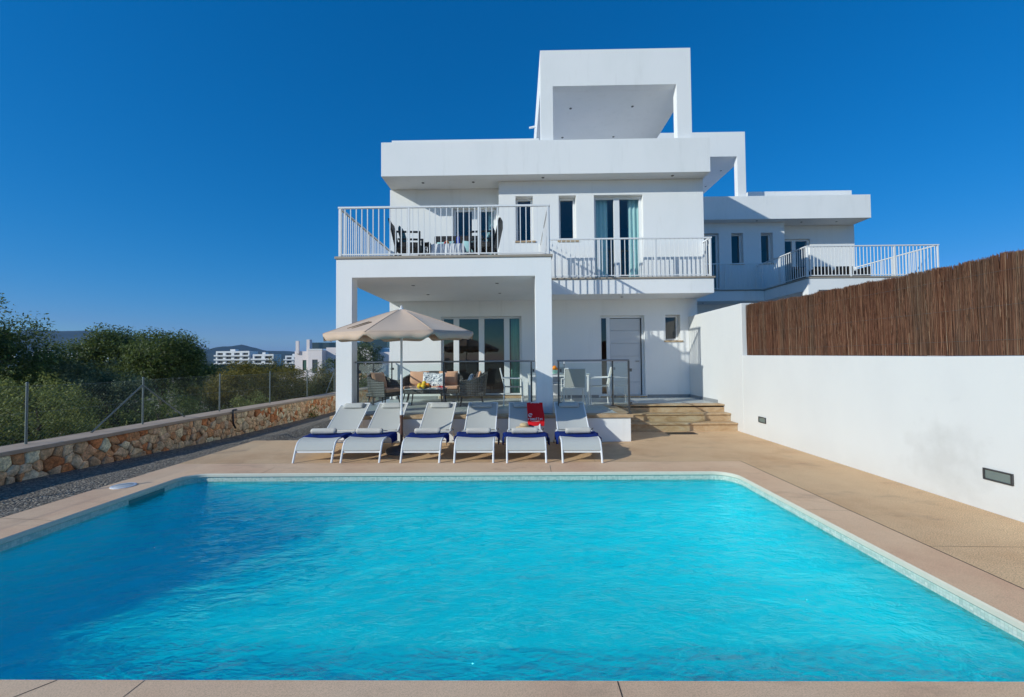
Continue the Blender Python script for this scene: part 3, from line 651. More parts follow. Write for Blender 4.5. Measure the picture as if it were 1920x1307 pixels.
# ---------------------------------------------------------------- right boundary wall
b = MB(); XW = 4.85
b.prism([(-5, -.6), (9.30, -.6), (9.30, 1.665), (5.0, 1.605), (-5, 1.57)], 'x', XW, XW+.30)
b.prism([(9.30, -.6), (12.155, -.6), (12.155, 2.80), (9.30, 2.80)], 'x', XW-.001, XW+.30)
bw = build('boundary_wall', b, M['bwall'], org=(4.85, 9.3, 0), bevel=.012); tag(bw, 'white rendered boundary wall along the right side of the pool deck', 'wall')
for (y, z, w2, lab) in ((8.59, .372, .125, 'small recessed wall lamp near the steps'), (4.42, .384, .135, 'larger looking recessed wall lamp near the right edge')):
    t = empty('wall_lamp', (4.84, y, z)); tag(t, lab, 'lamp', 'recessed lamps in the boundary wall')
    b = MB(); h = .058
    b.box(4.832, 4.852, y-w2, y+w2, z-h, z-h+.014); b.box(4.832, 4.852, y-w2, y+w2, z+h-.014, z+h); b.box(4.832, 4.852, y-w2, y-w2+.018, z-h+.014, z+h-.014); b.box(4.832, 4.852, y+w2-.018, y+w2, z-h+.014, z+h-.014); build('lamp_frame', b, M['dsteel'], t, bevel=.003)
    b = MB(); b.box(4.842, 4.848, y-w2+.018, y+w2-.018, z-h+.014, z+h-.014); build('lamp_lens', b, M['lens'], t)
# heather screen
hs_ = empty('heather_screen', (4.96, 5, 1.6)); tag(hs_, 'brown heather twig screen standing on the right boundary wall', 'screen')
N_ = 30000; ys = R_.uniform(-1.2, 9.22, N_); xs = 4.935+R_.uniform(-.028, .03, N_)
topz = np.interp(ys, [-2, 4.1, 5.67, 7.37, 9.14], [2.60, 2.625, 2.635, 2.66, 2.745])+.006*np.sin(ys*2.1)+.006*np.sin(ys*7.3+1)+.007*np.sin(ys*19)
z0 = np.interp(ys, [-5, 5, 9.3], [1.575, 1.61, 1.668]); wd = R_.uniform(.0013, .0030, N_)
frag = R_.rand(N_) < .45; a0 = np.where(frag, z0+R_.rand(N_)*.7, z0); a1 = np.where(frag, np.minimum(topz+.01, a0+R_.uniform(.25, .7, N_)), topz+R_.normal(0, .012, N_))
lean = R_.normal(0, .012, N_)+(R_.rand(N_) < .03)*R_.normal(0, .06, N_); lx = R_.normal(0, .008, N_)
V = np.zeros((N_, 6, 3)); 
for k in range(3):
    an = 2*math.pi*k/3; V[:, k, 0] = xs+wd*math.cos(an); V[:, k, 1] = ys+wd*math.sin(an); V[:, k, 2] = a0
    V[:, k+3, 0] = xs+lx+wd*.6*math.cos(an); V[:, k+3, 1] = ys+lean+wd*.6*math.sin(an); V[:, k+3, 2] = a1
F = np.array([(0, 1, 4, 3), (1, 2, 5, 4), (2, 0, 3, 5)])[None]+np.arange(N_)[:, None, None]*6
np_mesh('heather_twigs', V.reshape(-1, 3), F.reshape(-1, 4), M['heath'], hs_, org=(4.96, 5, 1.6))
b = MB(); b.prism([(-1.2, 1.58), (9.2, 1.67), (9.2, 2.70), (7.4, 2.62), (4, 2.58), (-1.2, 2.56)], 'x', 4.966, 4.975); build('backing_twigs', b, M['heath'], hs_)
b = MB()
for z in (1.75, 2.1, 2.45): b.tube([(4.905, -1.2, z), (4.905, 9.2, z+.03)], .0012, 4)
build('binding_wire', b, M['galv'], hs_)

# ---------------------------------------------------------------- stone wall on the left
sw = empty('stone_wall', (-7.25, 8, -.3)); tag(sw, 'low rubble stone garden wall with a flat grey cap on the left', 'wall')
b = MB(); ys_ = np.arange(-3, 23.1, 1.)
for a, c in zip(ys_, ys_[1:]): b.prism([(-7.04, -.9), (-7.46, -.9), (-7.46, .345), (-7.04, .345)], 'y', a, c) if False else None
b.prism([(-3, -1.), (23, -1.), (23, .30), (16, .31), (-3, .355)], 'x', -7.46, -7.045); build('wall_core', b, M['mortar'], sw)
b = MB()
def capz(y): return float(np.interp(y, [-3, 5.7, 10, 16, 23], [.415, .415, .415, .37, .36]))
yy = list(np.arange(-3, 23.01, 1.3)); 
vs = []; fs = []
for i, y in enumerate(yy):
    jz = .006*noise.noise(Vector((y, 0, 0))); jx = .012*noise.noise(Vector((y*1.3, 5, 0))); z = capz(y)+jz
    vs += [(-6.99+jx, y, z-.062), (-6.985+jx, y, z), (-7.50, y, z+.004), (-7.50, y, z-.062)]
for i in range(len(yy)-1):
    for k in range(4): fs.append((i*4+k, i*4+(k+1) % 4, i*4+4+(k+1) % 4, i*4+4+k))
b.add(vs, fs); b.f += [(0, 1, 2, 3)]; build('wall_cap', b, M['cap'], sw, bevel=.008)
# rubble stones: a clipped Voronoi layout, each cell a bulging stone
def clip(poly, px, py, nx_, ny_):
    out = []; n = len(poly)
    for i in range(n):
        a, c = poly[i], poly[(i+1) % n]; da = (a[0]-px)*nx_+(a[1]-py)*ny_; dc = (c[0]-px)*nx_+(c[1]-py)*ny_
        if da <= 0: out.append(a)
        if (da < 0 < dc) or (dc < 0 < da): t = da/(da-dc); out.append((a[0]+(c[0]-a[0])*t, a[1]+(c[1]-a[1])*t))
    return out
pts = []; y = -3.
while y < 21:
    h0, h1 = gz(y)-.06, capz(y)-.062; stp = random.uniform(.10, .22); nrow = max(3, int((h1-h0)/.125)); off = random.uniform(0, .06)
    for r in range(nrow): pts.append((y+random.uniform(-.07, .07)+(r % 2)*stp*.5, h0+(r+.5)*(h1-h0)/nrow+random.uniform(-.05, .05), random.uniform(.35, 1.65)))
    y += stp
V = []; Fq = []; Cc = []; pal = [(.74, .52, .33), (.66, .36, .19), (.76, .60, .42), (.70, .42, .25), (.80, .67, .50), (.60, .25, .11), (.74, .50, .32), (.66, .52, .37), (.78, .56, .38)]
P2 = np.array(pts)
for i, (py, pz, w_) in enumerate(pts):
    h0, h1 = gz(py)-.10, capz(py)-.063; poly = [(py-.3, h0), (py+.3, h0), (py+.3, h1), (py-.3, h1)]
    dd = np.hypot(P2[:, 0]-py, P2[:, 1]-pz); near = np.argsort(dd)[1:18]
    for j in near:
        qy, qz, qw = pts[j]; L = dd[j]
        if L < 1e-4: continue
        f_ = .5+.17*(w_-qw); poly = clip(poly, py+(qy-py)*f_, pz+(qz-pz)*f_, (qy-py)/L, (qz-pz)/L)
        if len(poly) < 3: break
    if len(poly) < 3: continue
    cy = sum(p[0] for p in poly)/len(poly); cz = sum(p[1] for p in poly)/len(poly)
    ring = []   # resample outline with rounded corners
    n = len(poly)
    for k in range(n):
        a, c = poly[k], poly[(k+1) % n]
        for t in (.07, .5, .93): ring.append((a[0]+(c[0]-a[0])*t+random.uniform(-.004, .004), a[1]+(c[1]-a[1])*t+random.uniform(-.004, .004)))
    m = len(ring); base = len(V); bulge = random.uniform(.020, .045); tx, tz = random.uniform(-.3, .3), random.uniform(-.3, .3)
    for s, d in ((.985, 0.), (.965, bulge*.62), (.86, bulge*.92), (.45, bulge)):
        for (a, c) in ring:
            yy_, zz_ = cy+(a-cy)*s, cz+(c-cz)*s
            dn = noise.noise(Vector((yy_*14, zz_*14, i)))*.016*(d > 0); V.append((-7.046+d+dn+((yy_-cy)*tx+(zz_-cz)*tz)*(d > 0)*.5, yy_, zz_))
    V.append((-7.046+bulge*1.02, cy, cz)); cc = random.choice(pal); kk = random.uniform(.95, 1.4); col = (min(.93, cc[0]*kk), min(.9, cc[1]*kk*.90), min(.85, cc[2]*kk*.78)); Cc += [col]*(4*m+1)
    for r in range(3):
        for k in range(m): Fq.append((base+r*m+k, base+r*m+(k+1) % m, base+(r+1)*m+(k+1) % m, base+(r+1)*m+k))
    for k in range(m): Fq.append((base+3*m+k, base+3*m+(k+1) % m, base+4*m))
me = bpy.data.meshes.new('rubble_stones'); me.from_pydata([(p[0]+7.25, p[1]-8, p[2]+.3) for p in V], [], Fq)
ca = me.color_attributes.new('tint', 'FLOAT_COLOR', 'POINT'); arr = np.ones((len(V), 4), dtype=np.float32); arr[:, :3] = np.array(Cc); ca.data.foreach_set('color', arr.ravel())
me.polygons.foreach_set('use_smooth', [True]*len(me.polygons)); o = link('rubble_stones', me, M['stone'], sw)
bm = bmesh.new(); bm.from_mesh(me); bmesh.ops.recalc_face_normals(bm, faces=bm.faces); bm.to_mesh(me); bm.free()
# pipe lying over the cap
b = MB(); b.tube([(-7.05, 10.6, .43), (-6.97, 10.35, .44), (-6.93, 10.3, .32), (-6.935, 10.32, .12), (-6.93, 10.4, .0)], .022, 8)
tag(build('hose', b, M['blk'], smooth=True, org=(-6.95, 10.4, 0)), 'short black hose hanging over the stone wall cap', 'hose')
# chain link fence
cf = empty('chain_link_fence', (-7.32, 10, .4)); tag(cf, 'galvanised chain link fence standing on the stone wall', 'fence')
def fpost(y, h): 
    b = MB(); b.tube([(-7.32, y, .40), (-7.32, y, h)], .017, 8); b.ball((-7.32, y, h), .019, 8); build('post', b, M['galv'], cf, smooth='auto')
for y in (2.1, 4.2, 6.27, 8.24, 10.38, 12.5, 14.72, 16.9, 19.): fpost(y, 1.32)
b = MB()
for y0, y1 in ((8.24, 7.25), (8.24, 9.3), (16.9, 16.2)): b.tube([(-7.33, y0, 1.18), (-7.33, y1, .42)], .015, 6)
build('brace', b, M['galv'], cf, smooth='auto')
b = MB()
for z in (.45, .88, 1.28):
    b.tube([(-7.30, y, z+.012*math.sin(y*1.5)) for y in np.arange(0, 19.2, .4)], .0022, 4)
step = .062; y = -1.
while y < 19:
    for s in (1, -1):
        ya = y; yb = y+s*.83
        b.tube([(-7.30, ya, .45), (-7.30, yb, 1.28)], .0010, 3, cap=False)
    y += step
build('wire_mesh', b, M['galv'], cf)

# ---------------------------------------------------------------- sun loungers
def make_lounger():
    r = empty('sun_lounger'); hw = .305
    prof = [(0., 0.), (.05, .12), (.11, .24), (.155, .295), (.22, .325), (.40, .335), (.8, .325), (1.22, .315)]   # y, z along the seat side tube
    for s in (-1, 1):
        b = MB(); b.tube([(s*hw, y, z) for y, z in prof], .0165, 8); b.tube([(s*hw, 1.20, .315), (s*hw, 1.36, .27), (s*(hw+.02), 1.66, .02)], .015, 8)
        b.tube([(s*(hw+.02), .72, .31), (s*(hw+.045), .76, .355), (s*(hw+.045), 1.05, .37)], .012, 8) if False else None
        build('side_frame', b, M['metalw'], r, smooth='auto')
    b = MB(); b.box(-hw, hw, .075, .100, .145, .175); b.tube([(-hw, .62, .31), (hw, .62, .31)], .012, 8); b.tube([(-hw-.02, 1.62, .05), (hw+.02, 1.62, .05)], .012, 8); build('cross_bar', b, M['metalw'], r, bevel=.003)
    L = .86; an = rad(29.5); hy, hz = 1.17, .325
    bp = lambda s, q: (s, hy+q*math.cos(an), hz+q*math.sin(an))
    b = MB(); hb = .285
    for s in (-1, 1): b.tube([bp(s*hb, 0), bp(s*hb, L)], .014, 8)
    b.tube([bp(-hb, L), bp(hb, L)], .014, 8); b.tube([bp(-hb, .3), (-hb, 1.62, .07)], .009, 6); b.tube([bp(hb, .3), (hb, 1.62, .07)], .009, 6); build('back_frame', b, M['metalw'], r, smooth='auto')
    sl = [(.065, .185), (.11, .255), (.155, .302), (.22, .332), (.40, .342), (.8, .330), (1.18, .322)]
    def sf(u, v):
        k = v*(len(sl)-1); i = min(int(k), len(sl)-2); t = k-i; y = sl[i][0]*(1-t)+sl[i+1][0]*t; z = sl[i][1]*(1-t)+sl[i+1][1]*t
        return ((u*2-1)*(hw-.012), y, z-.018*math.sin(u*math.pi)*min(1, y*2.5))
    b = MB(); b.shell(sf, 8, 18, (0, 0, .006)); build('seat_sling', b, M['sling'], r, smooth='auto')
    b = MB(); b.shell(lambda u, v: (lambda p: (p[0], p[1]+.012*math.sin(u*math.pi), p[2]-.014*math.sin(u*math.pi)))(bp((u*2-1)*(hb-.004), .02+v*(L-.03))), 8, 12, (0, -.003, .006)); build('back_sling', b, M['sling'], r, smooth='auto')
    b = MB()
    for k in range(1): 
        def hf(u, v):
            a = v*2*math.pi; q = L-.10+.075*math.cos(a); d = .034*math.sin(a)*(1 if abs(u-.5) < .46 else .6)+.020
            p = bp((u*2-1)*.195-.01, q); return (p[0], p[1]-d*math.sin(an), p[2]+d*math.cos(an))
        b.grid(hf, 10, 14)
        n0 = 11; b.f.append(tuple(i*n0 for i in range(14))); b.f.append(tuple(i*n0+10 for i in range(14))[::-1])
    build('headrest', b, M['sling'], r, smooth=True)
    b = MB(); b.tube([(hw+.005, 1.12, .33), (hw+.035, 1.10, .36), (hw+.035, 1.2, .33)], .010, 6); b.tube([(hw+.02, 1.655, .0), (hw+.02, 1.665, .045)], .018, 8); b.tube([(-hw-.02, 1.655, .0), (-hw-.02, 1.665, .045)], .018, 8); build('foot_cap', b, M['dsteel'], r)
    return r
def make_towel():
    hw = .33
    def f(u, v):
        s = (u*2-1)*(.5); y = .36+v*.42
        if abs(s) <= .325: x = s; z = .350-.014*math.cos(s/.325*math.pi/2)+.003*math.sin(s*30+v*7)
        else:
            e = abs(s)-.325; x = math.copysign(.325+.035*min(1, e/.03)+.015*math.sin(v*9+s*3), s); z = .346-e*.80-.012*math.sin(v*6+2*s)
        return (x, y+.02*math.sin(u*7), z)
    b = MB(); b.shell(f, 40, 12, (0, 0, .010)); return build('towel', b, M['towel'], smooth=True)
def make_roll():
    b = MB()
    prof = []
    def f(u, v):
        a = v*2*math.pi; rr = .052*(1+.06*math.sin(3*a+u*3))*(1 if .03 < u < .97 else .8)
        return ((u*2-1)*.215, .60+rr*1.15*math.cos(a), .408+rr*.95*math.sin(a))
    b.grid(f, 20, 18); n0 = 21; b.f.append(tuple(i*n0 for i in range(18))); b.f.append(tuple(i*n0+20 for i in range(18))[::-1])
    for k, rr in enumerate((.018, .034)): b.tube([(.216, .60+rr*math.cos(t*.35), .408+rr*math.sin(t*.35)) for t in range(19)], .004, 5)
    return build('rolled_towel', b, M['roll'], smooth='auto')
LG = [(-3.276, 6.757), (-2.51, 6.742), (-1.556, 6.72), (-.708, 6.702), (.12, 6.685), (.985, 6.666)]
desc = ['leftmost in the row', 'just left of the parasol pole', 'just right of the parasol pole', 'fourth from the left', 'with the red bag on it', 'rightmost in the row']
l0 = make_lounger(); t0 = make_towel(); r0 = make_roll()
for i, (x, y) in enumerate(LG):
    rot = [0.015, .01, -.006, 0., .008, -.012][i]
    l = l0 if i == 0 else copy_tree(l0); t = t0 if i == 0 else copy_tree(t0); r = r0 if i == 0 else copy_tree(r0)
    for o in (l, t, r): o.location = (x, y, 0); o.rotation_euler = (0, 0, rot)
    t.scale = ((1.0, 1.04, .96, 1.02, 1.05, .98)[i], (1., 1.08, .94, 1.03, .97, 1.06)[i], 1); t.location.y -= .03*(t.scale.y-1)*10*.1; r.scale = ((.97, 1.03, 1.0, .95, 1.04, .98)[i], 1, 1); r.rotation_euler.z = rot+(.03, -.02, .015, -.035, .02, .04)[i]
    if i in (0, 1): r.location = (x-.06, y, 0)
    if i == 5: r.location = (x+.035, y, 0)
    tag(l, 'white framed grey mesh sun lounger, '+desc[i], 'sun lounger', 'sun loungers lined up by the pool')
    tag(t, 'navy blue towel draped across the lounger '+desc[i], 'towel', 'blue towels on the loungers')
    tag(r, 'rolled beige towel on the lounger '+desc[i], 'towel', 'rolled towels on the loungers')
# red bag on the fifth lounger
bag = empty('shopping_bag', (.30, 8.02, .36)); tag(bag, 'red cloth bag with white lettering leaning on a lounger backrest', 'bag')
bw_, bh_ = .31, .475; an = rad(58); bx, by, bz = .165, 7.985, .375
def bagp(u, v, d): # u across, v up the face, d outward
    return (bx+u, by+v*math.cos(an)-d*math.sin(an), bz+v*math.sin(an)+d*math.cos(an)*.4)
b = MB()
def bf(side):
    return lambda u, v: bagp(u*bw_+.012*math.sin(v*5)*(1 if u > .5 else .4), v*bh_+.008*math.sin(u*9)*v, side*(.035*math.sin(u*math.pi)*(1-.75*v)+.004)+.010*math.sin(u*5+v*8))
nu, nv = 16, 18
for sd_ in (1, -1): b.grid(bf(sd_), nu, nv)
A = lambda s, i, j: s*(nu+1)*(nv+1)+j*(nu+1)+i
for j in range(nv): b.f += [(A(0,0,j), A(0,0,j+1), A(1,0,j+1), A(1,0,j)), (A(0,nu,j), A(1,nu,j), A(1,nu,j+1), A(0,nu,j+1))]
for i in range(nu): b.f += [(A(0,i,0), A(1,i,0), A(1,i+1,0), A(0,i+1,0)), (A(0,i,nv), A(0,i+1,nv), A(1,i+1,nv), A(1,i,nv))]
build('bag_body', b, M['red'], bag, smooth='auto')
b = MB(); b.tube([bagp(.07+.16*k/10, bh_+.035*math.sin(k/10*math.pi)-.01, .012) for k in range(11)], .006, 6); build('bag_handle', b, M['wht'], bag, smooth=True)
# white print: ring emblem and a line of small capitals (illegible in the photo beyond its rhythm)
b = MB()
def stroke(pts, r=.006): b.tube([bagp(u, v, .052-.03*(v/bh_)) for u, v in pts], r, 5, flat=.5)
stroke([(.06+.034*math.cos(t*.35), .215+.034*math.sin(t*.35)) for t in range(1, 16)], .007); stroke([(.045, .205), (.07, .235), (.085, .21)], .006)
GL = {'P': [[(0,0),(0,1),(.7,1),(.7,.5),(0,.5)]], 'r': [[(0,0),(0,.7)],[(0,.5),(.5,.7)]], 'o': [[(0,0),(0,.7),(.6,.7),(.6,0),(0,0)]], 'm': [[(0,0),(0,.7),(.4,.7),(.4,0)],[(.4,.7),(.8,.7),(.8,0)]], 't': [[(.2,1),(.2,0)],[(0,.7),(.5,.7)]], 'n': [[(0,0),(0,.7),(.6,.7),(.6,0)]], 'f': [[(.2,0),(.2,1),(.6,1)],[(0,.6),(.5,.6)]], 'i': [[(.1,0),(.1,.7)]], 'e': [[(.6,0),(0,0),(0,.7),(.6,.7),(.6,.35),(0,.35)]]}
x = .018
for ch in 'romoffin':
    for st in GL[ch]: stroke([(x+p[0]*.034, .115+p[1]*.050) for p in st], .0042)
    x += .036 if ch != 'i' else .02
x = .085
for k in range(7): stroke([(x, .082), (x, .098), (x+.012, .098)], .0022); x += .021
build('bag_print', b, M['wht'], bag)
# straw hat
hat = empty('straw_hat', (.10, 7.86, .36)); tag(hat, 'natural straw hat lying beside the red bag on a lounger', 'hat')
b = MB(); b.lathe([(.002, .075), (.05, .078), (.075, .06), (.085, .02), (.10, .008), (.155, .0), (.158, -.004), (.10, .002), (.002, .0)], (.10, 7.88, .372), 28, 1, .9); build('hat_body', b, M['straw'], hat, smooth=True)
b = MB(); b.lathe([(.0865, .012), (.0845, .032)], (.10, 7.88, .372), 28, 1, .9); build('hat_band', b, simple('hat_band_brown', (.25, .15, .08), .8), hat)

# ---------------------------------------------------------------- parasol
um = empty('parasol', (-2.07, 7.55, 0)); tag(um, 'sand coloured parasol with scalloped edge standing behind the loungers', 'parasol')
ux, uy = -2.07, 7.55
b = MB(); b.lathe([(.27, 0), (.275, .03), (.26, .06), (.20, .085), (.08, .10), (.05, .13), (.001, .13)], (ux, uy, 0), 32); build('base', b, M['basep'], um, smooth='auto')
b = MB(); b.tube([(ux, uy, .12), (ux, uy, .62)], .026, 12); b.lathe([(.034, .0), (.034, .05)], (ux, uy, .60), 12); build('lower_pole', b, M['wood'], um, smooth='auto')
b = MB(); b.tube([(ux, uy, .64), (ux, uy, 2.50)], .020, 12); b.lathe([(.028, 0), (.028, .06)], (ux, uy, .66), 12); build('pole', b, M['metalw'], um, smooth='auto')
Rr, zr, za = 1.31, 2.085, 2.53; TILT = Vector((-.01, -.035))
def cz_(x, y): return (x*TILT.x+y*TILT.y)
def canopy_pt(a, q):
    k = 8; sect = (a+rad(22.5-14)) % (2*math.pi/k)-math.pi/k; rr = Rr*q*math.cos(math.pi/k)/math.cos(sect)
    sag = .055*math.sin(q*math.pi)*math.cos(sect*4)
    x, y = rr*math.cos(a), rr*math.sin(a); z = za+(zr-za)*(q**1.12)-sag*.6
    return Vector((ux+x, uy+y, z-cz_(x, y)*1.))
b = MB(); NA = 96; NQ = 12
vs = [canopy_pt(2*math.pi*i/NA, .02+.98*j/NQ) for j in range(NQ+1) for i in range(NA)]
fs = [(j*NA+i, j*NA+(i+1) % NA, (j+1)*NA+(i+1) % NA, (j+1)*NA+i) for j in range(NQ) for i in range(NA)]
b.add(vs, fs); o = build('canopy', b, M['canopy'], um, smooth='auto', fix=False); o.data.set_sharp_from_angle(angle=rad(9)); so_ = o.modifiers.new('thickness', 'SOLIDIFY'); so_.thickness = .003
cv = o
b = MB(); NV = 192; vs = []; fs = []
for i in range(NV+1):
    a = 2*math.pi*i/NV; k = 8; s = ((a+rad(22.5-14)) % (2*math.pi/k))/(2*math.pi/k); p = canopy_pt(a, 1.)
    dep = .022+.088*min(1, math.sin(s*math.pi)*2.6)**.9+.008*math.sin(s*math.pi*3)
    out = Vector((math.cos(a), math.sin(a), 0))*(.006+.010*math.sin(a*23))
    vs += [p, p+out*.6-Vector((0, 0, dep*.5)), p+out-Vector((0, 0, dep))]
for i in range(NV): fs += [(i*3, i*3+3, i*3+4, i*3+1), (i*3+1, i*3+4, i*3+5, i*3+2)]
b.add(vs, fs); o = build('valance', b, M['canopy'], cv, smooth=True, fix=False); q = o.modifiers.new('thickness', 'SOLIDIFY'); q.thickness = .003
b = MB(); pts_ = []
a1 = rad(205)
def cp2(a, q, d): 
    p = canopy_pt(a, q); return p+Vector((0, 0, d))
# slit outlined on uncut cloth; a dark sheet paints the shade of its gap
b.tube([cp2(rad(234), .55, .010), cp2(rad(229), .82, .008)], .007, 5); b.tube([cp2(rad(242), .57, .010), cp2(rad(235), .82, .008)], .006, 5); b.tube([cp2(rad(234), .55, .010), cp2(rad(242), .57, .010)], .007, 5)
b.add([cp2(rad(239), .575, .006), cp2(rad(242), .57, .006), cp2(rad(235), .82, .006), cp2(rad(233.2), .80, .006)], [(0, 1, 2, 3)])
build('vent_edge', b, simple('piping_and_slit_shade', (.30, .20, .12), .9), cv, smooth=True)
b = MB()
for k in range(8):
    a = math.pi/4*k-rad(22.5-14); b.tube([canopy_pt(a, q_)+Vector((0, 0, .003)) for q_ in (.04, .2, .4, .6, .8, 1.)], .0045, 5)
build('seam', b, M['canopy'], cv, smooth=True)
b = MB()
for k in range(8):
    a = math.pi/4*k-rad(22.5-14); b.tube([canopy_pt(a, .03)-Vector((0, 0, .012)), canopy_pt(a, .5)-Vector((0, 0, .014)), canopy_pt(a, .99)-Vector((0, 0, .010))], .006, 5)
    b.tube([canopy_pt(a, .5)-Vector((0, 0, .02)), (ux, uy, 2.12)], .005, 5)
build('rib', b, M['metalw'], um, smooth='auto')
b = MB(); b.lathe([(.05, -.02), (.048, .0), (.025, .018), (.016, .03), (.020, .045), (.014, .065), (.001, .07)], (ux, uy, 2.525), 14); build('finial', b, M['metalw'], um, smooth='auto')

# ---------------------------------------------------------------- terrace furniture
def cushion(name, w_, h_, t_, mat, loc, rot, label, cat='cushion', group=None):
    b = MB(); n = 12
    def f(sgn):
        def g(u, v):
            a, c = abs(u*2-1), abs(v*2-1); k = max(0, (1-a**3.2))*max(0, (1-c**3.2)); pin = 1-.05*(1-(max(a, c))**2) 
            return ((u-.5)*w_*(1-.04*(1-c*c)), sgn*t_*.5*k**.5, (v-.5)*h_*(1-.05*(1-a*a)))
        return g
    b.grid(f(1), n, n); b.grid(f(-1), n, n); o = build(name, b, mat, smooth=True); o.location = loc; o.rotation_euler = rot; tag(o, label, cat, group); 
    return o
def make_wicker(wd, dp, label, loc, rz, cat, group=None, name='wicker_armchair', seat=.40, back=.80):
    t = empty(name, (0, 0, 0))
    def f(u, v):   # wrap-around tub: u from front left round the back to front right
        a = u*math.pi; s = math.sin(a); x = -math.copysign(abs(math.cos(a))**.55, math.cos(a))*wd/2*(1+.07*v); y = (s**.6)*dp*(1+.10*v*s)-.0
        top = seat*1.0+.02+(.17+(back-seat-.19)*s**1.4); z = .24+v*(top-.24); return (x, y, z)
    b = MB(); nu, nv = 36, 8
    g1 = [Vector(f(i/nu, j/nv)) for j in range(nv+1) for i in range(nu+1)]; c = Vector((0, dp*.35, 0))
    def inn(p): d = Vector((c.x-p.x, c.y-p.y, 0)); return p+d.normalized()*.05
    vs = g1+[inn(p) for p in g1]; m = len(g1); Q = lambda i, j: j*(nu+1)+i; fs = []
    for j in range(nv):
        for i in range(nu): a = (Q(i,j), Q(i+1,j), Q(i+1,j+1), Q(i,j+1)); fs += [a, tuple(k+m for k in a[::-1])]
    for i in range(nu): fs += [(Q(i,nv), Q(i+1,nv), Q(i+1,nv)+m, Q(i,nv)+m), (Q(i,0), Q(i,0)+m, Q(i+1,0)+m, Q(i+1,0))]
    for j in range(nv): fs += [(Q(0,j), Q(0,j+1), Q(0,j+1)+m, Q(0,j)+m), (Q(nu,j), Q(nu,j)+m, Q(nu,j+1)+m, Q(nu,j+1))]
    b.add(vs, fs); build('wicker_shell', b, M['wick'], t, smooth='auto')
    b = MB(); b.box(-wd/2+.03, wd/2-.03, .0, dp-.04, .23, .33); build('seat_base', b, M['wick'], t, bevel=.02)
    b = MB(); b.box(-wd/2+.06, wd/2-.06, -.01, dp-.09, .332, .42); build('seat_cushion', b, M['peach'], t, bevel=.035, seg=3)
    for sx in (-1, 1):
        for y in (.06, dp-.10):
            b = MB(); b.tube([(sx*(wd/2-.10), y, .24), (sx*(wd/2-.04), y+(.05 if y > .2 else -.04), 0)], [.017, .011], 7); build('leg', b, M['blk'], t, smooth='auto')
    t.location = loc; t.rotation_euler = (0, 0, rz); tag(t, label, cat, group); return t
FZ = .5285
make_wicker(.66, .62, 'grey wicker armchair at the left end of the coffee table', (-3.0, 10.25, FZ), rad(90-22), 'armchair', 'grey wicker armchairs on the terrace')
make_wicker(.66, .62, 'grey wicker armchair with its back to the dining table', (-1.42, 10.32, FZ), rad(-90+8), 'armchair', 'grey wicker armchairs on the terrace')
make_wicker(1.55, .66, 'grey wicker sofa with peach cushions behind the coffee table', (-2.28, 11.05, FZ), 0, 'sofa', name='wicker_sofa', back=.80)
cushion('cushion', .52, .42, .16, M['peach'], (-2.66, 11.45, FZ+.60), (rad(-16), 0, 0), 'plain peach back cushion at the left end of the sofa', group='peach cushions')
cushion('cushion', .52, .42, .16, M['peach'], (-1.88, 11.45, FZ+.60), (rad(-16), 0, 0), 'plain peach back cushion at the right end of the sofa', group='peach cushions')
cushion('cushion', .40, .40, .13, M['floral'], (-2.33, 11.28, FZ+.58), (rad(-18), rad(4), rad(8)), 'floral cushion in the middle of the wicker sofa, left one')
cushion('cushion', .38, .38, .13, M['floral'], (-2.10, 11.22, FZ+.57), (rad(-20), rad(-5), rad(-10)), 'floral cushion in the middle of the wicker sofa, right one')
cushion('cushion', .44, .40, .14, M['peach'], (-3.38, 10.35, FZ+.62), (rad(-18), 0, rad(66)), 'peach cushion in the left wicker armchair')
cushion('cushion', .44, .40, .14, M['peach'], (-.98, 10.36, FZ+.64), (rad(-18), 0, rad(-82)), 'peach cushion in the right wicker armchair')
cushion('cushion', .34, .34, .11, M['floral'], (-1.17, 10.42, FZ+.60), (rad(-22), 0, rad(-75)), 'floral cushion in the right wicker armchair')
ct = empty('coffee_table', (-2.18, 10.15, FZ)); tag(ct, 'grey wicker coffee table with dark legs in front of the sofa', 'table')
b = MB(); b.box(-2.62, -1.74, 9.86, 10.44, FZ+.31, FZ+.41); build('table_apron', b, M['wick'], ct, bevel=.015)
b = MB(); b.box(-2.64, -1.72, 9.84, 10.46, FZ+.412, FZ+.422); build('table_top', b, M['gtop'], ct, bevel=.004)
for sx in (-1, 1):
    for sy in (-1, 1):
        b = MB(); b.tube([(-2.18+sx*.38, 10.15+sy*.22, FZ+.31), (-2.18+sx*.43, 10.15+sy*.27, FZ)], [.017, .012], 7); build('leg', b, M['blk'], ct, smooth='auto')
def fruit(x, y, z, r, mat, label, cat, group, sz=1.):
    b = MB(); b.ball((0, 0, 0), r, 14, 1, 1, sz); b.tube([(0, 0, r*sz*.93), (.002, .001, r*sz*1.08)], .004, 5); o = build(cat.replace(' ', '_'), b, mat, smooth=True); o.location = (x, y, z); tag(o, label, cat, group); return o
tz = FZ+.422
b = MB(); b.lathe([(.05, 0), (.11, .02), (.15, .045), (.145, .047), (.10, .026), (.04, .010), (.001, .010)], (-2.22, 10.02, tz), 24); tag(build('fruit_dish', b, M['bowl'], smooth='auto', org=(-2.22, 10.02, tz)), 'shallow dark dish of citrus on the coffee table', 'dish')
fr = 'fruit on the coffee table'
fruit(-2.31, 9.98, tz+.07, .062, M['lemon'], 'yellow lemon at the left of the coffee table dish', 'lemon', fr, 1.1); fruit(-2.21, 9.93, tz+.07, .060, M['lemon'], 'yellow lemon at the front centre of the coffee table dish', 'lemon', fr)
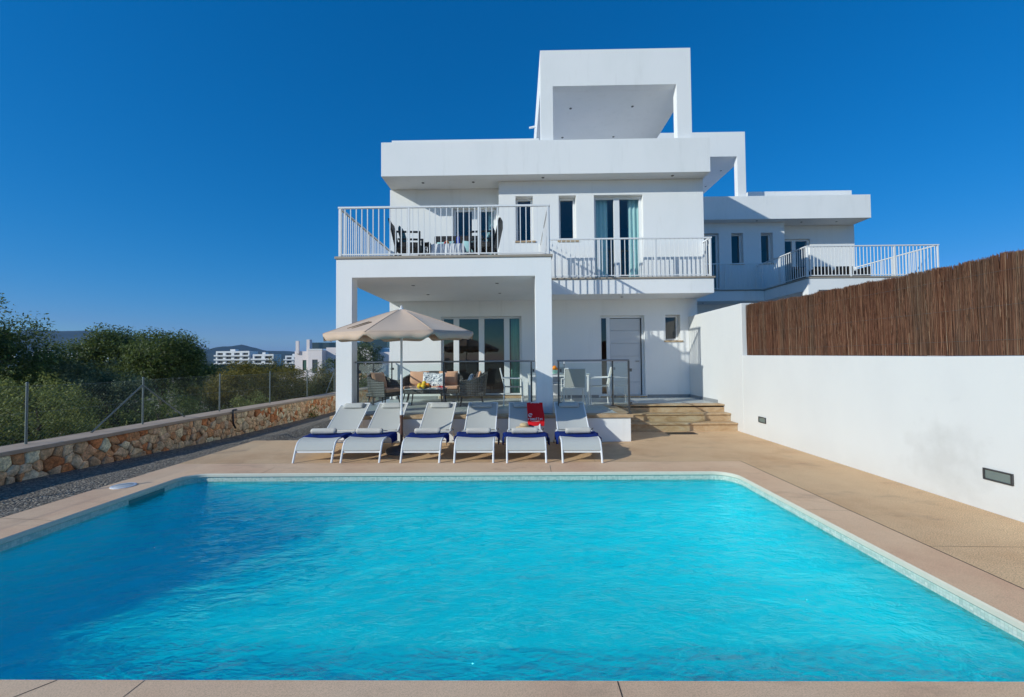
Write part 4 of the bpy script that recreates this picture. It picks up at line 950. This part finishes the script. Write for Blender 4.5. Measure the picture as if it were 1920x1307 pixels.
fruit(-2.12, 10.02, tz+.075, .060, M['orange'], 'orange at the right of the coffee table dish', 'orange', fr); fruit(-2.22, 10.06, tz+.125, .058, M['lemon'], 'yellow lemon on top of the heap in the coffee table dish', 'lemon', fr)
fruit(-2.075, 10.02, tz+.055, .036, M['apple'], 'small dark red apple at the edge of the coffee table dish', 'apple', fr)
b = MB()
for k in range(5): a = k*2*math.pi/5+.3; b.tube([(0, 0, .03), (.06*math.cos(a), .06*math.sin(a), .028), (.12*math.cos(a), .12*math.sin(a), .012+.02*(k % 2))], [.028, .017, .004], 7)
o = build('starfish', b, M['starf'], smooth=True); o.location = (-1.86, 10.25, tz); tag(o, 'red starfish ornament on the coffee table', 'ornament')
b = MB(); b.lathe([(.04, 0), (.09, .012), (.088, .016), (.001, .008)], (-2.0, 9.93, tz), 20); tag(build('glass_plate', b, M['gplate'], smooth='auto', org=(-2., 9.93, tz)), 'small green glass plate on the coffee table', 'plate')
# dining set
def make_dchair():
    t = empty('dining_chair')
    for s in (-1, 1):
        b = MB(); b.tube([(s*.25, 0, 0), (s*.25, .01, .64), (s*.25, .50, .655)], .014, 7); b.tube([(s*.25, .46, .0), (s*.235, .43, .44), (s*.225, .53, .88)], .014, 7); build('side_frame', b, M['metalw'], t, smooth='auto')
    b = MB(); b.tube([(-.25, .02, .42), (.25, .02, .42)], .012, 6); b.tube([(-.235, .43, .44), (.235, .43, .44)], .012, 6); b.tube([(-.225, .53, .88), (.225, .53, .88)], .016, 6); build('cross_bar', b, M['metalw'], t, smooth='auto')
    b = MB(); b.shell(lambda u, v: ((u-.5)*.47, .02+v*.41, .435-.012*math.sin(u*math.pi)+.01*v), 6, 6, (0, 0, .006)); build('seat_sling', b, M['sling'], t, smooth='auto')
    b = MB(); b.shell(lambda u, v: ((u-.5)*.44, .435+v*.095+.01*math.sin(u*math.pi), .46+v*.41), 6, 6, (0, .006, 0)); build('back_sling', b, M['sling'], t, smooth='auto')
    return t
dc = make_dchair()
for i, (x, y, rz, lab) in enumerate(((1.25, 9.50, math.pi, 'white framed dining chair seen from behind at the near side of the table'), (1.72, 10.32, rad(-95), 'white framed dining chair at the right end of the table near the door'), (.10, 10.2, rad(92), 'white framed dining chair at the left end of the table, left of the pillar'), (1.15, 11.3, rad(8), 'white framed dining chair at the far side of the table'))):
    c = dc if i == 0 else copy_tree(dc); c.location = (x, y if i else 9.92, FZ); c.rotation_euler = (0, 0, rz); tag(c, lab, 'chair', 'white dining chairs')
dt = empty('dining_table', (.95, 10.42, FZ)); tag(dt, 'white metal dining table with glass top behind the pillar', 'table')
b = MB(); b.box(.22, 1.68, 10.0, 10.86, FZ+.735, FZ+.748); build('table_top', b, M['gtop'], dt, bevel=.003)
b = MB(); b.box(.24, 1.66, 10.02, 10.06, FZ+.68, FZ+.733); b.box(.24, 1.66, 10.80, 10.84, FZ+.68, FZ+.733); b.box(.24, .28, 10.06, 10.80, FZ+.68, FZ+.733); b.box(1.62, 1.66, 10.06, 10.80, FZ+.68, FZ+.733); build('table_frame', b, M['metalw'], dt, bevel=.004)
for x in (.265, 1.635):
    for y in (10.045, 10.815): b = MB(); b.box(x-.022, x+.022, y-.022, y+.022, FZ, FZ+.679); build('leg', b, M['metalw'], dt, bevel=.004)
tz = FZ+.748
b = MB(); b.lathe([(.06, 0), (.07, .01), (.13, .06), (.15, .09), (.145, .09), (.06, .02), (.001, .02)], (.86, 10.28, tz), 24); tag(build('fruit_bowl', b, M['gplate'], smooth='auto', org=(.86, 10.28, tz)), 'glass bowl of oranges on the dining table', 'bowl')
for i, (x, y, z, l) in enumerate(((.80, 10.24, .085, 'left'), (.92, 10.26, .085, 'right'), (.86, 10.34, .09, 'rear'), (.87, 10.23, .14, 'top'))):
    fruit(x, y, tz+z, .052, M['lemon'] if i == 0 else M['orange'], 'orange at the %s of the bowl on the dining table' % l if i else 'yellow lemon at the left of the bowl on the dining table', 'orange' if i else 'lemon', 'fruit on the dining table')
cs = empty('candle_holder', (1.12, 10.4, tz)); tag(cs, 'slim silver candle holder on the dining table', 'candle holder')
b = MB(); b.lathe([(.05, 0), (.045, .012), (.008, .02), (.008, .20), (.02, .215), (.02, .225)], (1.12, 10.4, tz), 14); build('stem', b, M['steel'], cs, smooth='auto'); b = MB(); b.lathe([(.011, .225), (.011, .31)], (1.12, 10.4, tz), 10); build('candle', b, M['wht'], cs, smooth='auto')
b = MB(); b.lathe([(.035, 0), (.04, .03), (.02, .08), (.03, .11)], (1.28, 10.35, tz), 14); tag(build('vase', b, M['wht'], smooth='auto', org=(1.28, 10.35, tz)), 'small white vase beside the candle holder on the dining table', 'vase')

# ---------------------------------------------------------------- balcony furniture
def make_barm():
    t = empty('wicker_chair')
    b = MB(); b.box(-.27, .27, 0, .5, .26, .38); build('seat', b, M['bwick'], t, bevel=.01)
    b = MB(); b.shell(lambda u, v: ((u-.5)*.54, .48+v*.14+.015*math.sin(u*math.pi), .26+v*.62), 8, 8, (0, .04, 0)); build('backrest', b, M['bwick'], t, smooth='auto')
    for s in (-1, 1):
        b = MB(); b.box(s*.285-.022, s*.285+.022, -.02, .52, .575, .610); b.box(s*.285-.02, s*.285+.02, -.02, .03, 0, .574); b.box(s*.285-.016, s*.285+.016, .03, .45, .42, .452); b.box(s*.285-.02, s*.285+.02, .47, .52, 0, .574); build('armrest', b, M['blk'], t, bevel=.004)
    return t
BZ = 3.749; ba = make_barm()
ba.location = (-2.10, 9.25, BZ); ba.rotation_euler = (0, 0, rad(96)); tag(ba, 'black wicker armchair on the left of the balcony, with teal cushion', 'chair', 'black balcony armchairs')
c = copy_tree(ba); c.location = (-.98, 9.28, BZ); c.rotation_euler = (0, 0, rad(-95)); tag(c, 'black wicker armchair on the right of the balcony, with mint cushion', 'chair', 'black balcony armchairs')
cushion('cushion', .42, .42, .13, M['teal'], (-2.50, 9.24, BZ+.57), (rad(-14), 0, rad(96)), 'dark teal cushion in the left balcony armchair')
cushion('cushion', .42, .42, .13, M['mint'], (-.575, 9.27, BZ+.57), (rad(-14), 0, rad(-95)), 'mint green cushion in the right balcony armchair')
tb = empty('side_table', (-1.5, 9.3, BZ)); tag(tb, 'low square table under a white cloth on the upper balcony', 'table')
b = MB(); b.box(-1.83, -1.17, 9.10, 9.52, BZ+.33, BZ+.36); build('table_top', b, M['blk'], tb)
for x in (-1.80, -1.20):
    for y in (9.13, 9.49): b = MB(); b.box(x-.018, x+.018, y-.018, y+.018, BZ, BZ+.33); build('leg', b, M['blk'], tb)
b = MB(); ol = rrect(-1.845, -1.155, 9.085, 9.535, .04, 3); ring = []
def samp(t):
    P_ = [(-1.845, 9.085), (-1.155, 9.085), (-1.155, 9.535), (-1.845, 9.535)]; per = [.69, .45, .69, .45]; d = t*sum(per); k = 0
    while d > per[k] and k < 3: d -= per[k]; k += 1
    a, e = P_[k], P_[(k+1) % 4]; f_ = d/per[k]; nrm = [(0, -1), (1, 0), (0, 1), (-1, 0)][k]; return (a[0]+(e[0]-a[0])*f_, a[1]+(e[1]-a[1])*f_, nrm)
nn = 160; vs = []
for j, (dz_, am) in enumerate(((0, 0), (.02, .004), (.17, .016), (.335, .026))):
    for i in range(nn): x, y, nr = samp(i/nn); o_ = am*(1+math.sin(i*.9)); vs.append((x+nr[0]*o_, y+nr[1]*o_, BZ+.372-dz_))
fs = [(j*nn+i, j*nn+(i+1) % nn, (j+1)*nn+(i+1) % nn, (j+1)*nn+i) for j in range(3) for i in range(nn)]+[tuple(range(nn))]
b.add(vs, fs); tag(build('tablecloth', b, M['cloth'], smooth='auto', org=(-1.5, 9.3, BZ+.37)), 'white pleated cloth over the low table on the balcony', 'tablecloth')
b = MB(); b.lathe([(.034, 0), (.036, .01), (.036, .16), (.014, .21), (.013, .27), (.016, .275)], (-1.28, 9.22, BZ+.373), 16); tag(build('bottle', b, M['bglass'], smooth='auto', org=(-1.28, 9.22, BZ+.373)), 'cobalt blue glass bottle on the balcony table', 'bottle')
for i, (x, y, z, m_) in enumerate(((-1.56, 9.2, .035, 'apple'), (-1.50, 9.19, .035, 'orange'), (-1.53, 9.24, .075, 'orange'))): fruit(x, y, BZ+.373+z, .036, M[m_], ('small red apple' if m_ == 'apple' else 'small orange '+('resting on top of' if i == 2 else 'lying flat beside'))+(' on the balcony table' if m_ == 'apple' else ' other fruit on the balcony table'), m_, 'fruit on the balcony table')
sf_ = empty('balcony_sofa', (-1.4, 10.0, BZ)); tag(sf_, 'black wicker two seat sofa behind the low balcony table', 'sofa')
b = MB(); b.box(-2.02, -.82, 9.82, 10.4, .2+BZ, .38+BZ); build('seat', b, M['bwick'], sf_, bevel=.01)
b = MB(); b.box(-2.02, -1.44, 10.30, 10.38, .382+BZ, BZ+.90); b.box(-1.41, -.82, 10.30, 10.38, .382+BZ, BZ+.90); build('backrest', b, M['bwick'], sf_, bevel=.02)
for x in (-2.05, -.79): b = MB(); b.box(x-.025, x+.025, 9.80, 10.42, BZ+.0, BZ+.62); build('armrest', b, M['bwick'], sf_, bevel=.01)
cushion('cushion', .42, .36, .12, M['mint'], (-1.12, 10.17, BZ+.56), (rad(-14), rad(6), 0), 'mint cushion at the right end of the balcony sofa')
cushion('cushion', .42, .36, .12, M['mint'], (-1.72, 10.17, BZ+.56), (rad(-14), rad(-4), 0), 'mint cushion at the left end of the balcony sofa')
fs_ = empty('folding_stool', (-1.95, 9.1, BZ)); tag(fs_, 'small black folding stool between the left balcony chair and the cloth covered table', 'stool')
b = MB()
for y in (9.02, 9.26): b.tube([(-2.02, y, BZ), (-1.90, y, BZ+.36)], .012, 6); b.tube([(-1.90, y, BZ), (-2.02, y, BZ+.36)], .012, 6)
build('legs', b, M['blk'], fs_); b = MB(); b.box(-2.05, -1.88, 9.0, 9.28, BZ+.36, BZ+.385); build('seat', b, M['bwick'], fs_, bevel=.008)
# furniture on the other villa's balcony
B2 = 3.749+.53
for i, (x, lab) in enumerate(((10.15, 'low dark wicker seat at the left of the far villa balcony'), (10.95, 'low dark wicker seat in the middle of the far villa balcony'), (11.75, 'low dark wicker seat at the right of the far villa balcony'))):
    f2 = empty('low_armchair', (x, 15.0, B2)); tag(f2, lab, 'chair', 'low dark seats on the far villa balcony')
    b = MB(); b.box(x-.30, x+.30, 14.75, 15.35, B2+.12, B2+.30); build('seat', b, M['bwick'], f2, bevel=.02)
    b = MB(); b.prism([(15.28, B2+.302), (15.36, B2+.302), (15.46, B2+.60), (15.40, B2+.60)], 'x', x-.30, x+.30); build('backrest', b, M['bwick'], f2, bevel=.01)
    for q in (-.33, .33): b = MB(); b.box(x+q-.03, x+q+.03, 14.72, 15.30, B2, B2+.45); build('armrest', b, M['bwick'], f2, bevel=.01)

# ---------------------------------------------------------------- vegetation
def leaf_cloud(C, Rad, n_clump, per, clump_r, size, seed, shell=.55, low=-.75):
    rs = np.random.RandomState(seed); C = np.array(C, float); Rad = np.array(Rad, float)
    d = rs.normal(size=(n_clump*3, 3)); d /= np.linalg.norm(d, axis=1)[:, None]; d = d[d[:, 2] > low][:n_clump]; n_clump = len(d)
    rr = shell+(1-shell)*rs.rand(n_clump)**.6
    bump = np.array([1+.20*noise.noise(Vector((v[0]*1.9+seed, v[1]*1.9, v[2]*1.9)))*2 for v in d])
    cc = C+d*Rad*(rr*bump)[:, None]; cr = clump_r*rs.uniform(.55, 1.35, n_clump)
    P = rs.normal(size=(n_clump, per, 3)); P *= (rs.rand(n_clump, per, 1)**.45)/np.linalg.norm(P, axis=2, keepdims=True)
    P = cc[:, None]+P*cr[:, None, None]*np.array([1, 1, .8]); P = P.reshape(-1, 3); n = len(P)
    # leaf orientation: outward and up with scatter
    ax = (P-C)/Rad*.6+np.array([0, 0, .5])+rs.normal(0, .75, (n, 3)); ax /= np.linalg.norm(ax, axis=1)[:, None]
    t = rs.normal(size=(n, 3)); t -= (t*ax).sum(1)[:, None]*ax; t /= np.linalg.norm(t, axis=1)[:, None]; s = np.cross(ax, t)
    L = size*rs.uniform(.6, 1.4, n)[:, None]; W = L*.36
    V = np.stack([P-t*L*.5, P+s*W*.5-t*L*.05, P+t*L*.5, P-s*W*.5-t*L*.05], 1)
    return V.reshape(-1, 3), np.arange(n*4).reshape(-1, 4)
def tree(name, x, y, zb, rx, ry, zc, rz, mat, label, group, cat='tree', clumps=130, per=110, cr=.42, size=.085, seed=1, trunk=True, extra=()):
    t = empty(name, (x, y, zb)); tag(t, label, cat, group)
    V, F = leaf_cloud((x, y, zc), (rx, ry, rz), clumps, per, cr, size, seed)
    for (dx, dy_, dz_, r2, n2) in extra:
        V2, F2 = leaf_cloud((x+dx, y+dy_, zc+dz_), (r2, r2, r2), n2, per, cr, size, seed+9); F = np.vstack([F, F2+len(V)]); V = np.vstack([V, V2])
    np_mesh('crown', V, F, mat, t, org=(x, y, zb))
    rs = random.Random(seed); b = MB(); top = zc-rz*.15
    b.tube([(x, y, zb-.1), (x+rs.uniform(-.1, .1), y, zb+(top-zb)*.5), (x+rs.uniform(-.15, .15), y+.1, top)], [.05+.05*rx, .04+.035*rx, .02], 8)
    for k in range(9 if trunk else 5):
        a = rs.uniform(0, 6.28); h = zb+(top-zb)*rs.uniform(.25, .8); q = rs.uniform(.5, .9)
        e = (x+math.cos(a)*rx*q, y+math.sin(a)*ry*q, zc+rz*rs.uniform(-.2, .75)); m_ = ((x+e[0])/2+rs.uniform(-.1, .1), (y+e[1])/2, (h+e[2])/2+.1)
        b.tube([(x, y, h), m_, e], [.02+.022*rx, .012+.012*rx, .006], 6)
    build('trunk', b, M['bark'], t, smooth='auto'); return t
G1 = 'trees beyond the garden wall'; G2 = 'shrubs growing behind the chain link fence'
tree('carob_tree', -15.2, 11.2, -.6, 1.9, 2.0, 1.65, 1.55, M['leafA'], 'tall dark tree cut off by the left edge of the photo', G1, clumps=210, per=125, cr=.42, size=.095, seed=3, extra=((1.0, -.2, .55, .55, 26), (-1.5, 0, .7, 1.2, 50), (1.1, -1.0, -1.2, 1.0, 45)))
tree('olive_tree', -16.9, 17.5, -1., 1.95, 1.8, 1.35, 1.5, M['leafA'], 'broad rounded tree left of centre in the scrub, with the highest crown there', G1, clumps=230, per=120, cr=.5, size=.105, seed=5, extra=((-2.2, -.5, -.75, 1.2, 55), (.5, -.5, .75, .85, 40)))
tree('olive_tree', -13.9, 16.5, -1., 1.3, 1.3, 1.5, 1.35, M['leafA'], 'dark rounded tree just left of the white apartment blocks', G1, clumps=150, per=115, cr=.42, size=.10, seed=6, extra=((.5, .3, .55, .62, 30), (1.4, .2, -.9, .95, 45)))
tree('olive_tree', -14.0, 13.2, -.9, 1.8, 1.4, .6, 1.15, M['leafB'], 'paler olive like tree in front of the broad dark tree', G1, clumps=140, per=110, cr=.40, size=.09, seed=8, extra=((1.6, -.3, -.3, .9, 40),))
tree('mastic_shrub', -9.3, 14.4, -.7, 1.0, 1.1, .62, .98, M['leafC'], 'yellowish green bush right of the fence post below the apartment blocks', G2, 'shrub', clumps=130, per=120, cr=.30, size=.070, seed=11, trunk=False, extra=((.75, 1.2, .0, .75, 50), (-.6, -.8, -.3, .7, 40)))
tree('mastic_shrub', -10.2, 18.3, -.8, 1.15, 1.0, .55, 1.0, M['leafC'], 'dark brownish bush in front of the neighbouring pink villa', G2, 'shrub', clumps=110, per=110, cr=.32, size=.08, seed=12, trunk=False, extra=((1.3, 1.5, -.1, .75, 40),))
tree('scrub_bush', -9.1, 21.0, -.8, 1.15, 1.0, .65, 1.1, M['leafB'], 'small bush at the far end of the stone wall next to the pillar', G2, 'shrub', clumps=70, per=100, cr=.3, size=.085, seed=14, trunk=False)
tree('scrub_bush', -9.4, 8.3, -.5, .8, .9, .25, .75, M['leafD'], 'light green bush behind the braced fence post', G2, 'shrub', clumps=80, per=100, cr=.24, size=.055, seed=15, trunk=False)
tree('scrub_bush', -11.2, 9.8, -.5, 1.3, 1.1, .35, 1.0, M['leafD'], 'feathery light green bush left of the braced fence post', G2, 'shrub', clumps=120, per=110, cr=.28, size=.065, seed=16, trunk=False, extra=((-1.4, .3, .1, .9, 50),))
tree('scrub_bush', -10.6, 6.6, -.5, 1.2, 1.1, .25, .95, M['leafA'], 'dark low bush behind the leftmost fence post', G2, 'shrub', clumps=130, per=110, cr=.28, size=.06, seed=17, trunk=False, extra=((-1.0, .6, .3, 1.0, 60),))
tree('scrub_bush', -8.9, 10.7, -.5, .75, 1.0, .1, .72, M['leafA'], 'dark bush between the braced post and the next fence post', G2, 'shrub', clumps=90, per=100, cr=.26, size=.06, seed=18, trunk=False)
tree('scrub_bush', -11.6, 12.0, -.6, 1.3, 1.1, .35, 1.0, M['leafB'], 'grey green bush below the dark rounded tree', G2, 'shrub', clumps=110, per=110, cr=.3, size=.07, seed=19, trunk=False)
tree('scrub_bush', -8.2, 15.8, -.6, .55, .9, -.05, .65, M['leafC'], 'low olive bush rising over the wall cap before the neighbouring villa', G2, 'shrub', clumps=60, per=90, cr=.22, size=.06, seed=20, trunk=False)
tree('scrub_bush', -8.3, 13., -.6, .6, .9, -.05, .65, M['leafD'], 'low green bush just behind the wall cap, middle of the fence', G2, 'shrub', clumps=70, per=90, cr=.22, size=.055, seed=21, trunk=False)
tree('pine_tree', -12.6, 34., -1.5, 1.6, 1.6, 1.6, 1.5, M['leafB'], 'green tree seen between the left pillar and the villa wall', G1, clumps=110, per=90, cr=.45, size=.14, seed=22)
tree('scrub_bush', -8.4, 23.5, -1., 1.1, 1., .2, .95, M['leafA'], 'dark bush seen past the pillar under the parasol', G2, 'shrub', clumps=70, per=90, cr=.32, size=.09, seed=23, trunk=False)
# far woodland as one mass
Vs = []; Fs = []; off = 0; rs = np.random.RandomState(4)
for k in range(240):
    d = rs.uniform(75, 420)**1.0; u_ = rs.uniform(-1.30, -.30); y = d; x = u_*y
    if 55 < y < 95 and -48 < x < -18: continue
    h = rs.uniform(2.2, 4.2)+d*.004; zb = terr(x, y)
    V, F = leaf_cloud((x, y, zb+h*.5), (h*1.0, h*.9, h*.55), 34, 26, h*.30, .28+d*.0018, 100+k, shell=.7, low=-.3); Vs.append(V); Fs.append(F+off); off += len(V)
np_w = np_mesh('woodland', np.vstack(Vs), np.vstack(Fs), M['leafF']); tag(np_w, 'dark green scrub woodland filling the plain towards the hills', 'woodland', kind='stuff')
# low undergrowth behind the wall
Vs = []; Fs = []; off = 0
for k in range(120):
    y = rs.uniform(3, 60); x = -7.9-rs.rand()**1.3*(6+y*.8); zb = terr(x, y); h = rs.uniform(.35, .8)*(1+y*.012)
    V, F = leaf_cloud((x, y, zb+h*.3), (h*1.4, h*1.4, h*.8), 18, 45, h*.4, .06+y*.0022, 400+k, shell=.4, low=-.2); Vs.append(V); Fs.append(F+off); off += len(V)
tag(np_mesh('undergrowth', np.vstack(Vs), np.vstack(Fs), M['leafD']), 'low undergrowth covering the ground behind the stone wall', 'undergrowth', kind='stuff')

# ---------------------------------------------------------------- far buildings
nv_ = empty('neighbour_house', (-31, 70, -2.6)); tag(nv_, 'pale pink two storey house with dark roof railing beyond the shrubs', 'house')
b = MB(); b.box(-37.0, -35.2, 70, 80, -3, 2.3); b.box(-35.19, -32.6, 70.6, 80, -3, 3.35) if False else None
b = MB()
b.wall(-36.9, -34.6, -3, 3.4, 70, 70.3, [(-35.6, -34.95, .2, 1.95)]); b.box(-36.9, -34.6, 70.3, 80, -3, 3.39)
b.wall(-34.2, -31.9, -3, 3.55, 69.0, 69.3, [(-33.5, -32.6, -.2, 2.0)]); b.box(-34.2, -31.9, 69.3, 80, -3, 3.54)
b.wall(-31.89, -24.2, -3, 4.0, 70.5, 70.8, [(-30.6, -29.9, -.2, 2.1), (-27.5, -26.6, .2, 2.0)]); b.box(-31.89, -24.2, 70.8, 80, -3, 3.99)
b.box(-24.19, -19.5, 72, 80, -3, 3.2); b.box(-36.6, -36.1, 69.7, 70.0, 3.0, 5.1); b.box(-34.6, -34.1, 69.3, 70.2, 3.3, 5.3); b.box(-40, -36.91, 71, 76, -3, -.2)
build('wall', b, M['pinkb'], nv_)
b = MB(); b.box(-34.25, -31.85, 68.95, 69.35, 3.56, 3.75); build('coping', b, M['bldg'], nv_)
b = MB(); b.box(-35.55, -35., 70.1, 70.2, .2, 1.9); build('shutter', b, M['green'], nv_)
for (x0, x1, z0, z1, y) in ((-33.45, -32.65, -.2, 1.95, 69.1), (-30.55, -29.95, -.2, 2.05, 70.6), (-27.45, -26.65, .2, 1.95, 70.6)): b = MB(); b.box(x0, x1, y, y+.08, z0, z1); build('window', b, M['dkwin'], nv_)
b = MB(); b.box(-36.1, -24.3, 74, 74.08, 3.9, 5.0); b.box(-26.5, -22.5, 73, 76, 4.0, 5.6); build('roof_railing', b, M['solar'], nv_)
def block(name, x0, y0, z0, bays, floors, bw2, fh, label, group):
    t = empty(name, (x0, y0, z0)); tag(t, label, 'apartment block', group); W = bays*bw2
    holes = [(x0+i*bw2+bw2*.16, x0+(i+1)*bw2-bw2*.16, z0+f*fh+fh*.30, z0+(f+1)*fh-fh*.16) for i in range(bays) for f in range(floors)]
    b = MB(); b.wall(x0, x0+W, z0-4, z0+floors*fh+.9, y0, y0+1.6, holes); b.box(x0, x0+W, y0+1.9, y0+11, z0-4, z0+floors*fh+.8); b.box(x0+W*.35, x0+W*.5, y0+3, y0+7, z0+floors*fh+.8, z0+floors*fh+2.4)
    build('wall', b, M['bldg'], t)
    b = MB()
    for f in range(floors): b.box(x0-.8, x0+W+.5, y0-1.3, y0-.01, z0+f*fh-.1, z0+f*fh+.95)
    build('balcony', b, M['bldg'], t)
    for i, h in enumerate(holes): b = MB(); b.box(h[0], h[1], y0+1.6, y0+1.7, h[2], h[3]); build('window', b, M['dkwin'], t)
AG = 'white apartment blocks in the distance'
block('apartment_block', -236, 330, .5, 4, 3, 6.6, 3.1, 'white three storey apartment block with balconies, left one of the pair', AG)
block('apartment_block', -207, 330, .2, 2, 2, 8.2, 3.5, 'lower white apartment block, right one of the pair under the hill', AG)
block('apartment_block', -199, 362, .4, 2, 2, 6.5, 3.0, 'small white apartment block partly behind the yellowish bush', AG)
rs2 = random.Random(5); HG = 'tiny white houses on the distant hillside'
for i in range(16):
    if i < 7: x = -1745+rs2.uniform(0, 330); y = 1410+rs2.uniform(0, 30)
    else: x = -1780-rs2.uniform(0, 190)+(-0)*1; y = 1410
    u_ = x/y; yy_ = 1250; x = u_*yy_ if i < 7 else (-1.115-rs2.uniform(0, .05))*yy_
    z = 12+rs2.uniform(0, 14) if i < 7 else 24+rs2.uniform(0, 12)
    t = empty('hillside_house', (x, yy_, z-14)); tag(t, 'tiny white house among others on the far hillside', 'house', HG)
    w_, h_ = rs2.uniform(9, 20), rs2.uniform(5, 9); b = MB(); b.box(x, x+w_, yy_, yy_+10, z-16, z+h_); b.box(x+w_*.3, x+w_*.7, yy_+2, yy_+8, z+h_, z+h_+2.5); build('wall', b, M['bldg'], t)
    for k in range(3): b = MB(); b.box(x+w_*(.15+.28*k), x+w_*(.3+.28*k), yy_-.2, yy_-.05, z+h_*.3, z+h_*.65); build('window', b, M['dkwin'], t)

hz = MB(); hz.box(-7900, 7900, -200, 8900, -14, 260)
hm = bpy.data.materials.new('haze_air'); hm.use_nodes = True; ht = hm.node_tree; ht.nodes.clear(); ho = ht.nodes.new('ShaderNodeOutputMaterial'); hv = ht.nodes.new('ShaderNodeVolumePrincipled')
hv.inputs['Color'].default_value = (.26, .55, 1., 1); hv.inputs['Density'].default_value = .00008; ht.links.new(hv.outputs[0], ho.inputs['Volume'])
tag(build('haze', hz, hm), kind='stuff')
